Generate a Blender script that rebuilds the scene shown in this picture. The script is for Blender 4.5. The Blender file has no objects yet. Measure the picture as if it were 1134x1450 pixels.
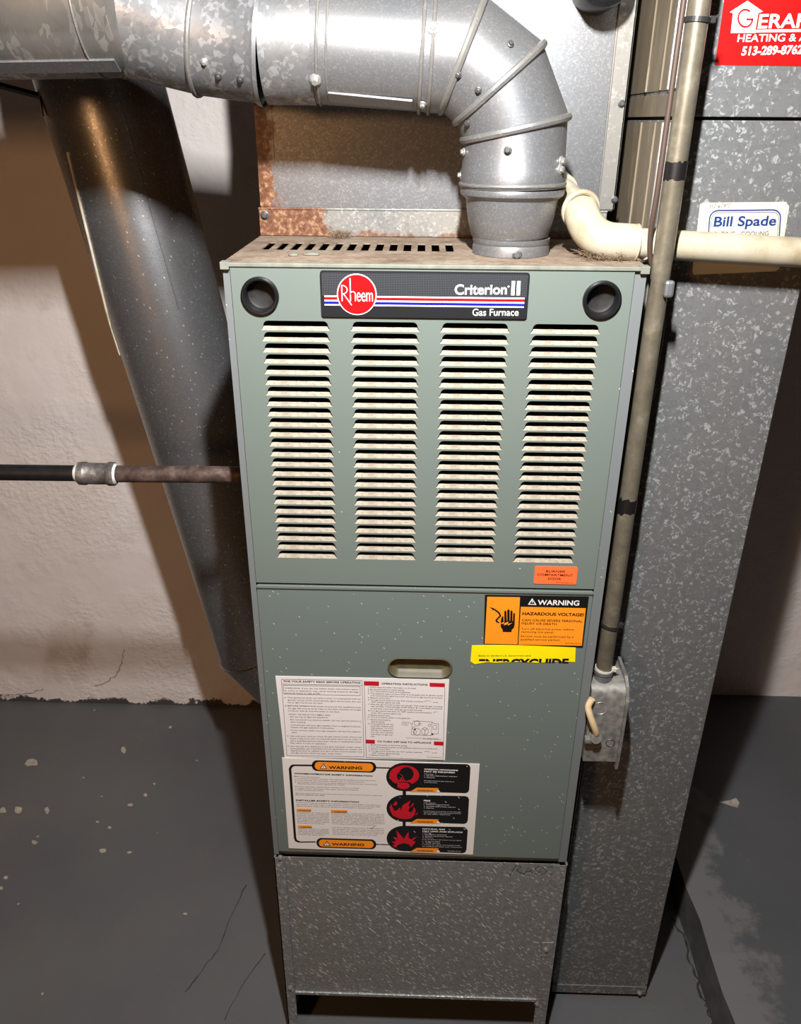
import bpy, bmesh, math, random
from mathutils import Vector, Matrix
from mathutils.geometry import tessellate_polygon
random.seed(7)
PI = math.pi
scn = bpy.context.scene
COL = scn.collection

# ------------------------------------------------------------------ camera
# world: x right, y away from the viewer, z up; floor at 0; furnace front door in the plane y = 0
ZT = 1.3367                                   # height of the furnace's top sheet above the floor
FOC, PITCH, YAW, ROLL = 1135.79, 0.4537, -0.0251, 0.0069
EYE = Vector((-0.0112, -0.8722, 0.1362))      # relative to the furnace's top sheet
FWD = Vector((math.sin(YAW)*math.cos(PITCH), math.cos(YAW)*math.cos(PITCH), -math.sin(PITCH)))
_r = Vector((math.cos(YAW), -math.sin(YAW), 0)); _u = _r.cross(FWD)
RGT = _r*math.cos(ROLL) + _u*math.sin(ROLL)
UPV = -_r*math.sin(ROLL) + _u*math.cos(ROLL)
cam_d = bpy.data.cameras.new('camera'); cam = bpy.data.objects.new('camera', cam_d); COL.objects.link(cam)
cam_d.sensor_fit = 'VERTICAL'; cam_d.sensor_height = 36; cam_d.lens = FOC/1450*36
cam_d.clip_start = 0.02; cam_d.clip_end = 50
m = Matrix((RGT, UPV, -FWD)).transposed().to_4x4(); m.translation = EYE + Vector((0, 0, ZT))
cam.matrix_world = m
scn.camera = cam

# ------------------------------------------------------------------ world, lamps, exposure
scn.view_settings.view_transform = 'Standard'; scn.view_settings.look = 'None'
scn.view_settings.gamma = 1; scn.view_settings.use_curve_mapping = False
scn.view_settings.exposure = 0.0
wd = bpy.data.worlds.new('world'); scn.world = wd; wd.use_nodes = True
wd.node_tree.nodes['Background'].inputs[0].default_value = (0.5, 0.45, 0.4, 1)
wd.node_tree.nodes['Background'].inputs[1].default_value = 0.05

def area(name, loc, target, sx, sy, power, col):
    l = bpy.data.lights.new(name, 'AREA'); l.shape = 'RECTANGLE'; l.size = sx; l.size_y = sy
    l.energy = power; l.color = col
    o = bpy.data.objects.new(name, l); COL.objects.link(o)
    o.location = Vector(loc) + Vector((0, 0, ZT))
    d = Vector(target) - Vector(loc)
    o.rotation_euler = d.to_track_quat('-Z', 'Y').to_euler()
    return o
area('work_light', (0.0, -0.57, 0.47), (0.0, 0.5, -0.35), 0.018, 0.075, 24, (1, 0.99, 0.98))
wl = bpy.data.lights.new('warm_bulb', 'POINT'); wl.energy = 42; wl.color = (1, 0.52, 0.22); wl.shadow_soft_size = 0.14
wo = bpy.data.objects.new('warm_bulb', wl); COL.objects.link(wo); wo.location = (-1.05, -2.2, ZT+0.34)

# ------------------------------------------------------------------ helpers
def S(r, g, b):
    f = lambda c: (c/255/12.92) if c <= 10 else ((c/255+0.055)/1.055)**2.4
    return (f(r), f(g), f(b), 1)
def ray(px, py): return FWD + RGT*((px-567)/FOC) - UPV*((py-725)/FOC)
def at(px, py, Y=0.0):
    d = ray(px, py); return EYE + d*((Y-EYE.y)/d.y)
def atz(px, py, Z):
    d = ray(px, py); return EYE + d*((Z-EYE.z)/d.z)

class NT:
    def __init__(s, name):
        s.m = bpy.data.materials.new(name); s.m.use_nodes = True; s.t = s.m.node_tree; s.n = s.t.nodes
        s.b = s.n['Principled BSDF']; s.co = s.n.new('ShaderNodeTexCoord').outputs['Object']
    def link(s, a, b): s.t.links.new(a, b)
    def put(s, sock, v):
        if hasattr(v, 'is_output') or isinstance(v, bpy.types.NodeSocket): s.link(v, sock)
        else: sock.default_value = v
    def map(s, scale=(1, 1, 1), rot=(0, 0, 0), vec=None):
        n = s.n.new('ShaderNodeMapping'); n.inputs['Scale'].default_value = scale; n.inputs['Rotation'].default_value = rot
        s.link(vec or s.co, n.inputs['Vector']); return n.outputs[0]
    def noise(s, scale, detail=3, vec=None, rough=0.5):
        n = s.n.new('ShaderNodeTexNoise'); n.inputs['Scale'].default_value = scale; n.inputs['Detail'].default_value = detail
        n.inputs['Roughness'].default_value = rough; s.link(vec or s.co, n.inputs['Vector']); return n.outputs[0]
    def voro(s, scale, vec=None, out='Color', feat='F1'):
        n = s.n.new('ShaderNodeTexVoronoi'); n.feature = feat; n.inputs['Scale'].default_value = scale
        s.link(vec or s.co, n.inputs['Vector']); return n.outputs[out]
    def ramp(s, f, stops, interp='LINEAR'):
        n = s.n.new('ShaderNodeValToRGB'); n.color_ramp.interpolation = interp
        e = n.color_ramp.elements
        while len(e) < len(stops): e.new(0.5)
        for k, (p, c) in enumerate(stops):
            e[k].position = p; e[k].color = c if not isinstance(c, (int, float)) else (c, c, c, 1)
        s.link(f, n.inputs[0]); return n.outputs[0]
    def mix(s, f, a, b, mode='MIX'):
        n = s.n.new('ShaderNodeMix'); n.data_type = 'RGBA'; n.blend_type = mode
        s.put(n.inputs[0], f); s.put(n.inputs[6], a); s.put(n.inputs[7], b); return n.outputs[2]
    def math(s, op, a, b=0.0, c=None):
        n = s.n.new('ShaderNodeMath'); n.operation = op; s.put(n.inputs[0], a); s.put(n.inputs[1], b)
        if c is not None: s.put(n.inputs[2], c)
        return n.outputs[0]
    def sep(s, v):
        n = s.n.new('ShaderNodeSeparateXYZ'); s.link(v, n.inputs[0]); return n.outputs
    def bump(s, h, strength=0.3, dist=0.002):
        n = s.n.new('ShaderNodeBump'); n.inputs['Strength'].default_value = strength; n.inputs['Distance'].default_value = dist
        s.link(h, n.inputs['Height']); s.link(n.outputs[0], s.b.inputs['Normal'])
    def warp(s, scale, amt):
        n = s.n.new('ShaderNodeTexNoise'); n.inputs['Scale'].default_value = scale; s.link(s.co, n.inputs['Vector'])
        a = s.n.new('ShaderNodeVectorMath'); a.operation = 'MULTIPLY_ADD'
        s.link(n.outputs['Color'], a.inputs[0]); a.inputs[1].default_value = (amt,)*3; s.link(s.co, a.inputs[2]); return a.outputs[0]
    def fin(s, base, rough=0.5, metal=0.0, spec=0.5):
        s.put(s.b.inputs['Base Color'], base); s.put(s.b.inputs['Roughness'], rough); s.put(s.b.inputs['Metallic'], metal)
        s.b.inputs['Specular IOR Level'].default_value = spec; return s.m

def flecks(t, scale, ang, stretch, keep, rad):
    """mask of short slanted scuffs in the x-z plane: a few stretched cells, each with one thin streak"""
    v = t.map((1, 1, 1), (0, ang, 0)); v = t.map((scale, scale, scale*stretch), (0, 0, 0), v)
    d = t.voro(1, v, 'Distance'); c = t.sep(t.voro(1, v, 'Color'))[0]
    return t.math('MULTIPLY', t.math('LESS_THAN', d, rad), t.math('LESS_THAN', c, keep))

def flat(name, col, rough=0.5, metal=0.0, spec=0.5, mott=0.12, scale=40):
    t = NT(name); n = t.noise(scale, 4)
    dk = tuple(c*(1-mott) for c in col[:3])+(1,); lt = tuple(min(1, c*(1+mott)) for c in col[:3])+(1,)
    return t.fin(t.ramp(n, [(0.3, dk), (0.7, lt)]), rough, metal, spec)

def galv(name, lo, mid, hi, scale, metal=0.55, rough=(0.38, 0.6), dust=0.0, dustcol=S(150, 135, 115), bright=0.86, fleck=None, rust=None, stretch=(1, 1, 1), warp=0.01):
    t = NT(name)
    v = t.map(stretch, (0, 0, 0), t.warp(55, warp))
    c = t.sep(t.voro(scale, v))[0]; c2 = t.sep(t.voro(scale*2.3, v))[1]
    k = t.math('ADD', t.math('MULTIPLY', c, 0.65), t.math('MULTIPLY', c2, 0.35))
    base = t.ramp(k, [(0.12, lo), (0.45, mid), (bright-0.16, mid), (bright, hi)])
    base = t.mix(t.math('MULTIPLY', t.noise(7, 4), 0.35), base, mid)
    if dust:
        base = t.mix(t.math('MULTIPLY', t.ramp(t.noise(9, 6, rough=0.65), [(0.35, 0), (0.75, 1)]), dust), base, dustcol)
    if fleck:
        fm = flecks(t, *fleck)
        if fleck[0] == 420:
            fm2 = flecks(t, 210, 0.72, 0.17, 0.30, 0.20)
            fm = t.math('MAXIMUM', fm, t.math('MULTIPLY', fm2, t.ramp(t.noise(5, 2), [(0.42, 0), (0.55, 1)])))
        base = t.mix(fm, base, S(225, 225, 224))
    r = t.ramp(k, [(0.1, rough[1]), (0.9, rough[0])])
    mt = metal
    if rust:
        mask = rust(t)
        rc = t.ramp(t.noise(160, 5, rough=0.7), [(0.3, S(78, 48, 34)), (0.5, S(112, 72, 50)), (0.7, S(176, 142, 112))])
        base = t.mix(mask, base, rc); mt = t.math('MULTIPLY', t.math('SUBTRACT', 1.0, mask), metal)
    t.bump(k, 0.08, 0.001)
    return t.fin(base, r, mt, 0.4)

# ------------------------------------------------------------------ materials
M = {}
M['galv_duct'] = galv('galvanized_large_spangle', S(98, 100, 101), S(111, 113, 114), S(172, 174, 174), 215, 0.3, (0.42, 0.6), 0.12, bright=0.86, warp=0.013)
def _rust_plenum(t):
    x, y, z = t.sep(t.co)
    n = t.noise(26, 6, rough=0.7)
    a = t.math('SUBTRACT', t.math('MULTIPLY', n, 0.11), t.math('ADD', x, 0.235))       # near the left edge
    return t.ramp(t.math('MULTIPLY', a, 30), [(0.45, 0), (0.75, 1)])
M['galv_plenum'] = galv('galvanized_fine_spangle', S(110, 112, 115), S(124, 126, 129), S(160, 162, 165), 560, 0.72, (0.36, 0.42), 0.10, bright=0.82, rust=_rust_plenum)
def _rust_collar(t):
    x, y, z = t.sep(t.co)
    n = t.noise(30, 6, rough=0.7)
    a = t.math('SUBTRACT', t.math('MULTIPLY', n, 0.10), t.math('ADD', x, 0.165))
    b = t.ramp(t.math('MULTIPLY', a, 24), [(0.40, 0), (0.6, 1)])
    lowz = t.math('SUBTRACT', t.math('MULTIPLY', t.noise(60, 5), 0.032), z)
    c = t.ramp(t.math('MULTIPLY', lowz, 60), [(0.5, 0), (0.8, 1)])
    return t.math('MAXIMUM', b, t.math('MULTIPLY', c, 0.8))
M['galv_collar'] = galv('rusted_collar_steel', S(108, 110, 110), S(126, 126, 124), S(170, 170, 168), 300, 0.35, (0.45, 0.6), 0.3, S(200, 190, 170), rust=_rust_collar)
M['galv_vent'] = galv('galvanized_vent', S(112, 114, 117), S(121, 123, 126), S(148, 150, 153), 620, 0.55, (0.36, 0.42), 0.28, S(150, 143, 132), bright=0.85)
M['galv_vent_big'] = galv('galvanized_vent_blotchy', S(100, 103, 107), S(126, 129, 134), S(176, 179, 183), 120, 0.55, (0.34, 0.5), 0.35, S(165, 155, 140), bright=0.8)
M['galv_vent_scuffed'] = galv('scuffed_vent_steel', S(78, 78, 78), S(90, 89, 87), S(132, 130, 126), 60, 0.45, (0.4, 0.55), 0.5, S(140, 130, 118), stretch=(1.6, 1, 0.5))
M['galv_bead'] = galv('bead_steel', S(112, 112, 112), S(124, 124, 124), S(150, 150, 150), 300, 0.5, (0.35, 0.5), 0.4, S(170, 160, 142))
M['galv_dark'] = galv('dull_dark_galvanized', S(130, 132, 135), S(144, 146, 149), S(176, 178, 181), 420, 0.75, (0.28, 0.38), 0.25, S(128, 112, 96), fleck=(230, 0.6, 0.5, 0.16, 0.22))
M['galv_stand'] = galv('galvanized_scuffed_base', S(122, 124, 123), S(138, 140, 139), S(166, 168, 168), 300, 0.4, (0.4, 0.55), 0.1, fleck=(420, 0.8, 0.2, 0.36, 0.30))
M['galv_leg'] = galv('galvanized_leg', S(120, 122, 123), S(140, 142, 143), S(180, 182, 184), 240, 0.4, (0.4, 0.55), 0.1, fleck=(420, 0.8, 0.2, 0.25, 0.26))
M['duct_side_dusty'] = galv('dusty_brown_duct_side', S(112, 101, 84), S(124, 113, 95), S(144, 134, 118), 40, 0.0, (0.5, 0.65), 0.5, S(114, 102, 82), stretch=(1, 1, 0.2))
M['galv_strip'] = galv('strip_steel', S(128, 128, 125), S(140, 139, 136), S(178, 178, 175), 160, 0.6, (0.4, 0.55), 0.3, S(160, 150, 128))

def paint(name, col, fleck=None, dust=0.0):
    t = NT(name)
    base = t.mix(t.math('MULTIPLY', t.noise(12, 4), 0.25), col, tuple(c*0.86 for c in col[:3])+(1,))
    sp = t.math('MULTIPLY', t.math('LESS_THAN', t.voro(95, out='Distance'), 0.07), t.math('LESS_THAN', t.sep(t.voro(95))[0], 0.12))
    base = t.mix(sp, base, S(215, 215, 208))
    if fleck: base = t.mix(flecks(t, *fleck), base, S(200, 205, 200))
    if dust: base = t.mix(t.math('MULTIPLY', t.ramp(t.noise(40, 5), [(0.4, 0), (0.7, 1)]), dust), base, S(190, 180, 160))
    return t.fin(base, 0.42, 0.0, 0.4)
GREEN = S(108, 118, 112)
M['paint_upper'] = paint('grey_green_paint', GREEN)
M['paint_lower'] = paint('grey_green_paint_scuffed', S(107, 118, 114), (430, 0.75, 0.26, 0.085, 0.17))
M['paint_cabinet'] = paint('grey_cabinet_paint', S(114, 119, 120), (430, 0.75, 0.26, 0.06, 0.18))
t = NT('dusty_louver')
n = t.noise(330, 3); n2 = t.noise(75, 4)
base = t.ramp(n2, [(0.35, S(166, 158, 143)), (0.65, S(142, 132, 117))])
xx = t.sep(t.co)
spk = t.math('MULTIPLY', t.ramp(n, [(0.53, 0), (0.60, 1)]), t.ramp(xx[2], [(0.35, 0), (0.55, 0.75)]))
base = t.mix(t.math('MULTIPLY', t.ramp(n, [(0.52, 0), (0.62, 1)]), 0.55), base, S(128, 112, 92))
t.bump(n, 0.2, 0.001)
M['louver'] = t.fin(base, 0.8, 0, 0.2)
t = NT('dusty_top_sheet')
n = t.noise(22, 7, rough=0.7); n2 = t.noise(150, 4)
base = t.ramp(n, [(0.3, S(92, 76, 64)), (0.46, S(130, 114, 98)), (0.6, S(150, 136, 120)), (0.75, S(98, 70, 52))])
base = t.mix(t.math('MULTIPLY', t.ramp(n2, [(0.5, 0), (0.65, 1)]), 0.5), base, S(120, 92, 72))
t.bump(n2, 0.35, 0.002)
M['top'] = t.fin(base, 0.85, 0, 0.2)
M['top_lip'] = flat('dusty_lip', S(122, 124, 114), 0.6, 0, 0.3, 0.2, 60)
M['dark_inside'] = flat('dark_inside', S(22, 20, 18), 0.8, 0, 0.2)  # near-black colour stands for the shade in hollow places
M['black'] = flat('black_plastic', S(24, 24, 26), 0.28, 0, 0.5)
M['black_cup'] = flat('dusty_black_plastic', S(34, 33, 32), 0.5, 0, 0.3, 0.5, 90)
M['black_iron'] = flat('black_iron_pipe', S(30, 30, 31), 0.45, 0.3, 0.5, 0.3, 70)
t = NT('rusty_brown_pipe')
base = t.ramp(t.noise(60, 6, rough=0.7), [(0.3, S(48, 38, 34)), (0.5, S(82, 66, 60)), (0.7, S(120, 100, 92))])
M['rusty_pipe'] = t.fin(base, 0.6, 0.3, 0.4)
t = NT('coupling_iron')
base = t.ramp(t.noise(70, 6, rough=0.7), [(0.3, S(70, 66, 64)), (0.55, S(120, 114, 110)), (0.75, S(190, 185, 180))])
M['coupling'] = t.fin(base, 0.5, 0.45, 0.5)
M['sealant'] = flat('white_pipe_dope', S(215, 216, 214), 0.7, 0, 0.3, 0.25, 150)
t = NT('conduit_steel')
base = t.ramp(t.noise(34, 6, rough=0.7), [(0.3, S(104, 98, 84)), (0.55, S(128, 121, 105)), (0.75, S(160, 153, 136))])
M['conduit'] = t.fin(base, 0.38, 0.5, 0.5)
M['conduit_low'] = flat('grey_connector', S(122, 124, 128), 0.42, 0.5, 0.5, 0.15)
M['tape'] = flat('black_tape', S(22, 20, 20), 0.4, 0, 0.5)
M['zip_tie_dark'] = flat('dark_cable_tie', S(40, 40, 40), 0.4)
M['zip_tie_light'] = flat('pale_cable_tie', S(196, 192, 180), 0.45)
t = NT('aged_white_pvc')
base = t.ramp(t.noise(20, 6, rough=0.65), [(0.3, S(144, 130, 103)), (0.5, S(172, 163, 140)), (0.7, S(182, 176, 160))])
dots = t.ramp(t.noise(120, 5, rough=0.75), [(0.66, 0), (0.74, 1)])
M['pvc'] = t.fin(t.mix(dots, base, S(96, 80, 58)), 0.4, 0, 0.4)
M['brown_wire'] = flat('brown_wire', S(74, 58, 50), 0.5)
M['beige_cable'] = flat('beige_cable', S(214, 190, 150), 0.5, 0, 0.4, 0.15)
t = NT('dusty_box_steel')
base = t.ramp(t.noise(90, 5), [(0.35, S(110, 110, 108)), (0.6, S(146, 144, 138)), (0.75, S(170, 158, 140))])
M['seam_lit'] = flat('pale_lit_seam', S(216, 206, 184), 0.5, 0.0, 0.4, 0.2, 60)  # pale colour stands for light caught along the seam
M['box'] = t.fin(base, 0.5, 0.4, 0.4)
M['screw'] = flat('bright_screw', S(190, 190, 188), 0.35, 0.7, 0.5, 0.2, 200)
M['screw_dark'] = flat('dull_screw', S(92, 92, 92), 0.45, 0.6, 0.5, 0.2, 200)
M['olive_brass'] = flat('olive_pull', S(92, 85, 62), 0.5, 0.0, 0.5, 0.2, 60)
M['debris'] = flat('lint', S(120, 102, 84), 0.9, 0, 0.1, 0.3, 200)
# print inks and papers
M['ink'] = flat('ink_black', S(20, 18, 18), 0.45, 0, 0.4, 0)
M['ink_soft'] = flat('ink_grey', S(60, 54, 54), 0.5, 0, 0.3, 0)
M['paper'] = paint('label_paper', S(236, 231, 230), (400, 0.75, 0.24, 0.04, 0.2))
M['paper2'] = paint('label_paper_scuffed', S(232, 226, 222), (430, 0.75, 0.26, 0.085, 0.17))
M['ink_scuff'] = paint('ink_black_scuffed', S(22, 20, 22), (400, 0.75, 0.24, 0.09, 0.2))
M['white'] = flat('ink_white', S(238, 238, 238), 0.45, 0, 0.4, 0)
M['red'] = flat('ink_red', S(168, 8, 14), 0.55, 0, 0.15, 0.03)
M['red_dull'] = flat('ink_red_dull', S(196, 22, 40), 0.45, 0, 0.4, 0.06)
M['blue'] = flat('ink_blue', S(18, 20, 140), 0.55, 0, 0.15, 0.03)
M['orange'] = flat('label_orange', S(255, 150, 32), 0.45, 0, 0.4, 0.03)
M['orange_red'] = flat('label_orange_red', S(255, 112, 58), 0.45, 0, 0.4, 0.04)
M['yellow'] = flat('label_yellow', S(255, 232, 8), 0.45, 0, 0.4, 0.04)
M['sticker_red'] = flat('sticker_red', S(172, 10, 10), 0.5, 0, 0.2, 0.03)
M['sticker_cream'] = flat('aged_cream_paper', S(206, 199, 180), 0.6, 0, 0.3, 0.06, 30)
M['sticker_blue'] = flat('sticker_blue', S(24, 52, 118), 0.5, 0, 0.3, 0)
t = NT('nameplate_grid')
x, y, z = t.sep(t.co)
gx = t.math('LESS_THAN', t.math('FRACT', t.math('MULTIPLY', x, 560)), 0.3)
gz = t.math('LESS_THAN', t.math('FRACT', t.math('MULTIPLY', z, 560)), 0.3)
M['plate_grid'] = t.fin(t.mix(t.math('MAXIMUM', gx, gz), S(28, 29, 32), S(70, 73, 77)), 0.35, 0, 0.5)
M['plate'] = flat('nameplate_black', S(30, 31, 34), 0.35, 0, 0.5, 0.05)
# setting
t = NT('painted_wall')
x, y, z = t.sep(t.co)
n1 = t.noise(5, 5); n2 = t.noise(46, 5, t.map((1, 1, 0.55))); n3 = t.noise(14, 5)
base = t.ramp(n1, [(0.3, S(240, 230, 224)), (0.7, S(248, 240, 236))])
edge = t.math('ADD', z, t.math('MULTIPLY', t.math('SUBTRACT', t.noise(16, 6, rough=0.7), 0.40), -0.11))
base = t.mix(t.ramp(edge, [(0.0, 1), (0.004, 0)]), base, S(82, 80, 80))
base = t.mix(t.math('MULTIPLY', t.ramp(n3, [(0.62, 0), (0.8, 1)]), 0.35), base, S(180, 160, 148))
n4 = t.noise(95, 4, t.map((0.7, 1, 1), (0, 0.5, 0)))
h = t.math('ADD', t.math('MULTIPLY', t.math('ADD', t.math('MULTIPLY', n2, 0.6), t.math('MULTIPLY', n4, 0.5)), t.ramp(t.noise(4, 3), [(0.42, 0.12), (0.6, 1)])), t.math('MULTIPLY', n1, 0.8))
t.bump(h, 0.6, 0.012)
M['wall'] = t.fin(base, 0.6, 0, 0.3)
t = NT('grey_painted_concrete')
n1 = t.noise(3, 5); n2 = t.noise(60, 5); n3 = t.noise(9, 6, rough=0.7)
base = t.ramp(n1, [(0.3, S(94, 95, 98)), (0.7, S(106, 107, 108))])
base = t.mix(t.math('MULTIPLY', t.ramp(n3, [(0.55, 0), (0.75, 1)]), 0.35), base, S(122, 110, 100))
spk = t.math('MULTIPLY', t.math('LESS_THAN', t.voro(30, out='Distance'), 0.10), t.math('LESS_THAN', t.sep(t.voro(30))[0], 0.08))
base = t.mix(spk, base, S(168, 164, 158))
t.bump(t.math('ADD', n3, t.math('MULTIPLY', n2, 0.2)), 0.25, 0.006)
M['floor'] = t.fin(base, 0.5, 0, 0.45)
t = NT('grey_raised_slab')
x, y, z = t.sep(t.co)
n1 = t.noise(3, 5); n3 = t.noise(9, 6, rough=0.7)
base = t.ramp(n1, [(0.3, S(86, 89, 92)), (0.7, S(97, 99, 103))])
worn = t.math('ADD', t.math('SUBTRACT', 0.16, t.math('ABSOLUTE', t.math('SUBTRACT', x, 0.545))), t.math('MULTIPLY', t.math('SUBTRACT', n3, 0.5), 0.3))
base = t.mix(t.math('MULTIPLY', t.ramp(worn, [(0.06, 0), (0.09, 1)]), 0.5), base, S(140, 138, 137))
t.bump(n3, 0.25, 0.006)
M['slab'] = t.fin(base, 0.45, 0, 0.45)
M['slab_edge'] = flat('shaded_slab_edge', S(84, 84, 88), 0.6, 0, 0.3, 0.2, 30)  # edge face coloured darker, as light falls from above
M['chip'] = flat('pale_paint_chip', S(186, 178, 166), 0.7, 0, 0.2, 0.2, 80)
M['wall_crack'] = flat('wall_crack', S(186, 170, 160), 0.9, 0, 0.1, 0.3, 80)
M['crack'] = flat('crack_dark', S(66, 62, 60), 0.9, 0, 0.1, 0.3, 80)
M['far_wall'] = flat('dim_far_wall', S(96, 90, 84), 0.8, 0, 0.2, 0.1, 4)
M['ceiling'] = flat('ceiling_boards', S(84, 72, 60), 0.8, 0, 0.2)

# ------------------------------------------------------------------ object builders (coordinates relative to the furnace top sheet)
def root_of(p):
    while p is not None and p.parent is not None: p = p.parent
    return p
def base_of(parent):
    r = root_of(parent); return Vector(r['base']) if r is not None else Vector((0, 0, 0))
def thing(name, label, cat, loc, group=None):
    o = bpy.data.objects.new(name, None); COL.objects.link(o); o.empty_display_size = 0.05
    o['label'] = label; o['category'] = cat; o['base'] = tuple(loc); o.location = Vector(loc) + Vector((0, 0, ZT))
    if group: o['group'] = group
    return o
def link(name, bm, mat, parent=None, smooth=False, label=None, kind=None, base=None):
    b = base_of(parent) if parent is not None else Vector(base or (0, 0, 0))
    bmesh.ops.translate(bm, vec=-b, verts=bm.verts)
    me = bpy.data.meshes.new(name); bm.to_mesh(me); bm.free()
    if mat is not None: me.materials.append(M[mat])
    if smooth:
        me.polygons.foreach_set('use_smooth', [True]*len(me.polygons))
        try: me.set_sharp_from_angle(angle=math.radians(38))
        except Exception: pass
    o = bpy.data.objects.new(name, me); COL.objects.link(o)
    if parent is not None: o.parent = parent
    else: o.location = b + Vector((0, 0, ZT)); o['base'] = tuple(b)
    if label: o['label'] = label
    if kind: o['kind'] = kind
    return o
def B(): return bmesh.new()
def box(bm, x0, x1, y0, y1, z0, z1, bev=0.0, seg=2):
    r = bmesh.ops.create_cube(bm, size=1)
    vs = r['verts']
    bmesh.ops.scale(bm, vec=(x1-x0, y1-y0, z1-z0), verts=vs)
    bmesh.ops.translate(bm, vec=((x0+x1)/2, (y0+y1)/2, (z0+z1)/2), verts=vs)
    if bev:
        es = list({e for v in vs for e in v.link_edges})
        bmesh.ops.bevel(bm, geom=es, offset=bev, segments=seg, affect='EDGES', profile=0.5)
    return bm
def loft(bm, rings, cap0=False, cap1=False, closed=False):
    R = [[bm.verts.new(p) for p in r] for r in rings]
    n = len(R[0]); K = len(R)
    for k in range(K if closed else K-1):
        a, b = R[k], R[(k+1) % K]
        for i in range(n): bm.faces.new((a[i], a[(i+1) % n], b[(i+1) % n], b[i]))
    if cap0: bm.faces.new(list(reversed(R[0])))
    if cap1: bm.faces.new(R[-1])
    return bm
def frame(d):
    d = Vector(d).normalized()
    a = Vector((0, 1, 0)) if abs(d.y) < 0.9 else Vector((1, 0, 0))
    e1 = (a - d*a.dot(d)).normalized(); return d, e1, d.cross(e1)
def ring(c, d, r, n=None, N=48):
    d, e1, e2 = frame(d); c = Vector(c); out = []
    for i in range(N):
        a = 2*PI*i/N; p = c + (e1*math.cos(a) + e2*math.sin(a))*r
        if n is not None: p = p - d*((p-c).dot(n)/d.dot(n))
        out.append(p)
    return out
def tube(bm, pts, r, N=12, cap=True):
    pts = [Vector(p) for p in pts]; rings = []; prev = None
    for i, p in enumerate(pts):
        d = (pts[min(i+1, len(pts)-1)] - pts[max(i-1, 0)]).normalized()
        if prev is None: _, e1, _ = frame(d)
        else: e1 = (prev - d*prev.dot(d)).normalized()
        prev = e1; e2 = d.cross(e1); rr = r[i] if isinstance(r, (list, tuple)) else r
        rings.append([p + (e1*math.cos(2*PI*k/N) + e2*math.sin(2*PI*k/N))*rr for k in range(N)])
    return loft(bm, rings, cap, cap)
def loop_tube(bm, pts, r, N=8):
    pts = [Vector(p) for p in pts]; n = len(pts); c = sum(pts, Vector())/n; rings = []
    for i, p in enumerate(pts):
        d = (pts[(i+1) % n] - pts[i-1]).normalized(); e1 = (p-c); e1 = (e1 - d*e1.dot(d)).normalized(); e2 = d.cross(e1)
        rings.append([p + (e1*math.cos(2*PI*k/N) + e2*math.sin(2*PI*k/N))*r for k in range(N)])
    return loft(bm, rings, closed=True)
def lathe(bm, c, d, prof, N=48, cap0=False, cap1=False):
    """prof: (offset along d, radius)"""
    d = Vector(d).normalized(); return loft(bm, [ring(Vector(c)+d*h, d, r, None, N) for h, r in prof], cap0, cap1)
def smooth_path(pts, n=8):
    pts = [Vector(p) for p in pts]; out = []
    P = [pts[0]*2-pts[1]] + pts + [pts[-1]*2-pts[-2]]
    for i in range(1, len(P)-2):
        for k in range(n):
            t_ = k/n; a, b, c, d = P[i-1], P[i], P[i+1], P[i+2]
            out.append(0.5*((2*b) + (c-a)*t_ + (2*a-5*b+4*c-d)*t_*t_ + (3*b-a-3*c+d)*t_**3))
    out.append(pts[-1]); return out
def slab_poly(bm, pts, y0, y1):
    """pts: (x, z) outline, extruded from y0 (front) to y1"""
    a = sum(pts[i][0]*pts[(i+1) % len(pts)][1]-pts[(i+1) % len(pts)][0]*pts[i][1] for i in range(len(pts)))
    if a < 0: pts = list(reversed(pts))
    f = [bm.verts.new((p[0], y0, p[1])) for p in pts]; b = [bm.verts.new((p[0], y1, p[1])) for p in pts]
    n = len(pts)
    bm.faces.new(f); bm.faces.new(list(reversed(b)))
    for i in range(n): bm.faces.new((f[(i+1) % n], f[i], b[i], b[(i+1) % n]))
    return bm
def flat_poly(bm, pts, y):
    a = sum(pts[i][0]*pts[(i+1) % len(pts)][1]-pts[(i+1) % len(pts)][0]*pts[i][1] for i in range(len(pts)))
    if a < 0: pts = list(reversed(pts))
    bm.faces.new([bm.verts.new((p[0], y, p[1])) for p in pts]); return bm
def holed(bm, outer, holes, y):
    """flat sheet facing -y with holes, outlines as (x, z)"""
    loops = [[Vector((p[0], p[1], 0)) for p in outer]] + [[Vector((p[0], p[1], 0)) for p in h] for h in holes]
    tris = tessellate_polygon(loops); allp = [p for l in loops for p in l]
    vs = [bm.verts.new((p.x, y, p.y)) for p in allp]
    for tr in tris:
        a, b, c = tr; pa, pb, pc = allp[a], allp[b], allp[c]
        if (pb-pa).cross(pc-pa).z < 0: b, c = c, b
        try: bm.faces.new((vs[a], vs[b], vs[c]))
        except ValueError: pass
    return bm
def circle(cx, cz, rx, rz=None, N=32): rz = rz or rx; return [(cx+rx*math.cos(2*PI*i/N), cz+rz*math.sin(2*PI*i/N)) for i in range(N)]
def rrect(x0, x1, z0, z1, r, N=5):
    out = []
    for cx, cz, a0 in ((x1-r, z1-r, 0), (x0+r, z1-r, PI/2), (x0+r, z0+r, PI), (x1-r, z0+r, 1.5*PI)):
        for k in range(N+1): a = a0+PI/2*k/N; out.append((cx+r*math.cos(a), cz+r*math.sin(a)))
    return out
SCREW = {}
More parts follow.
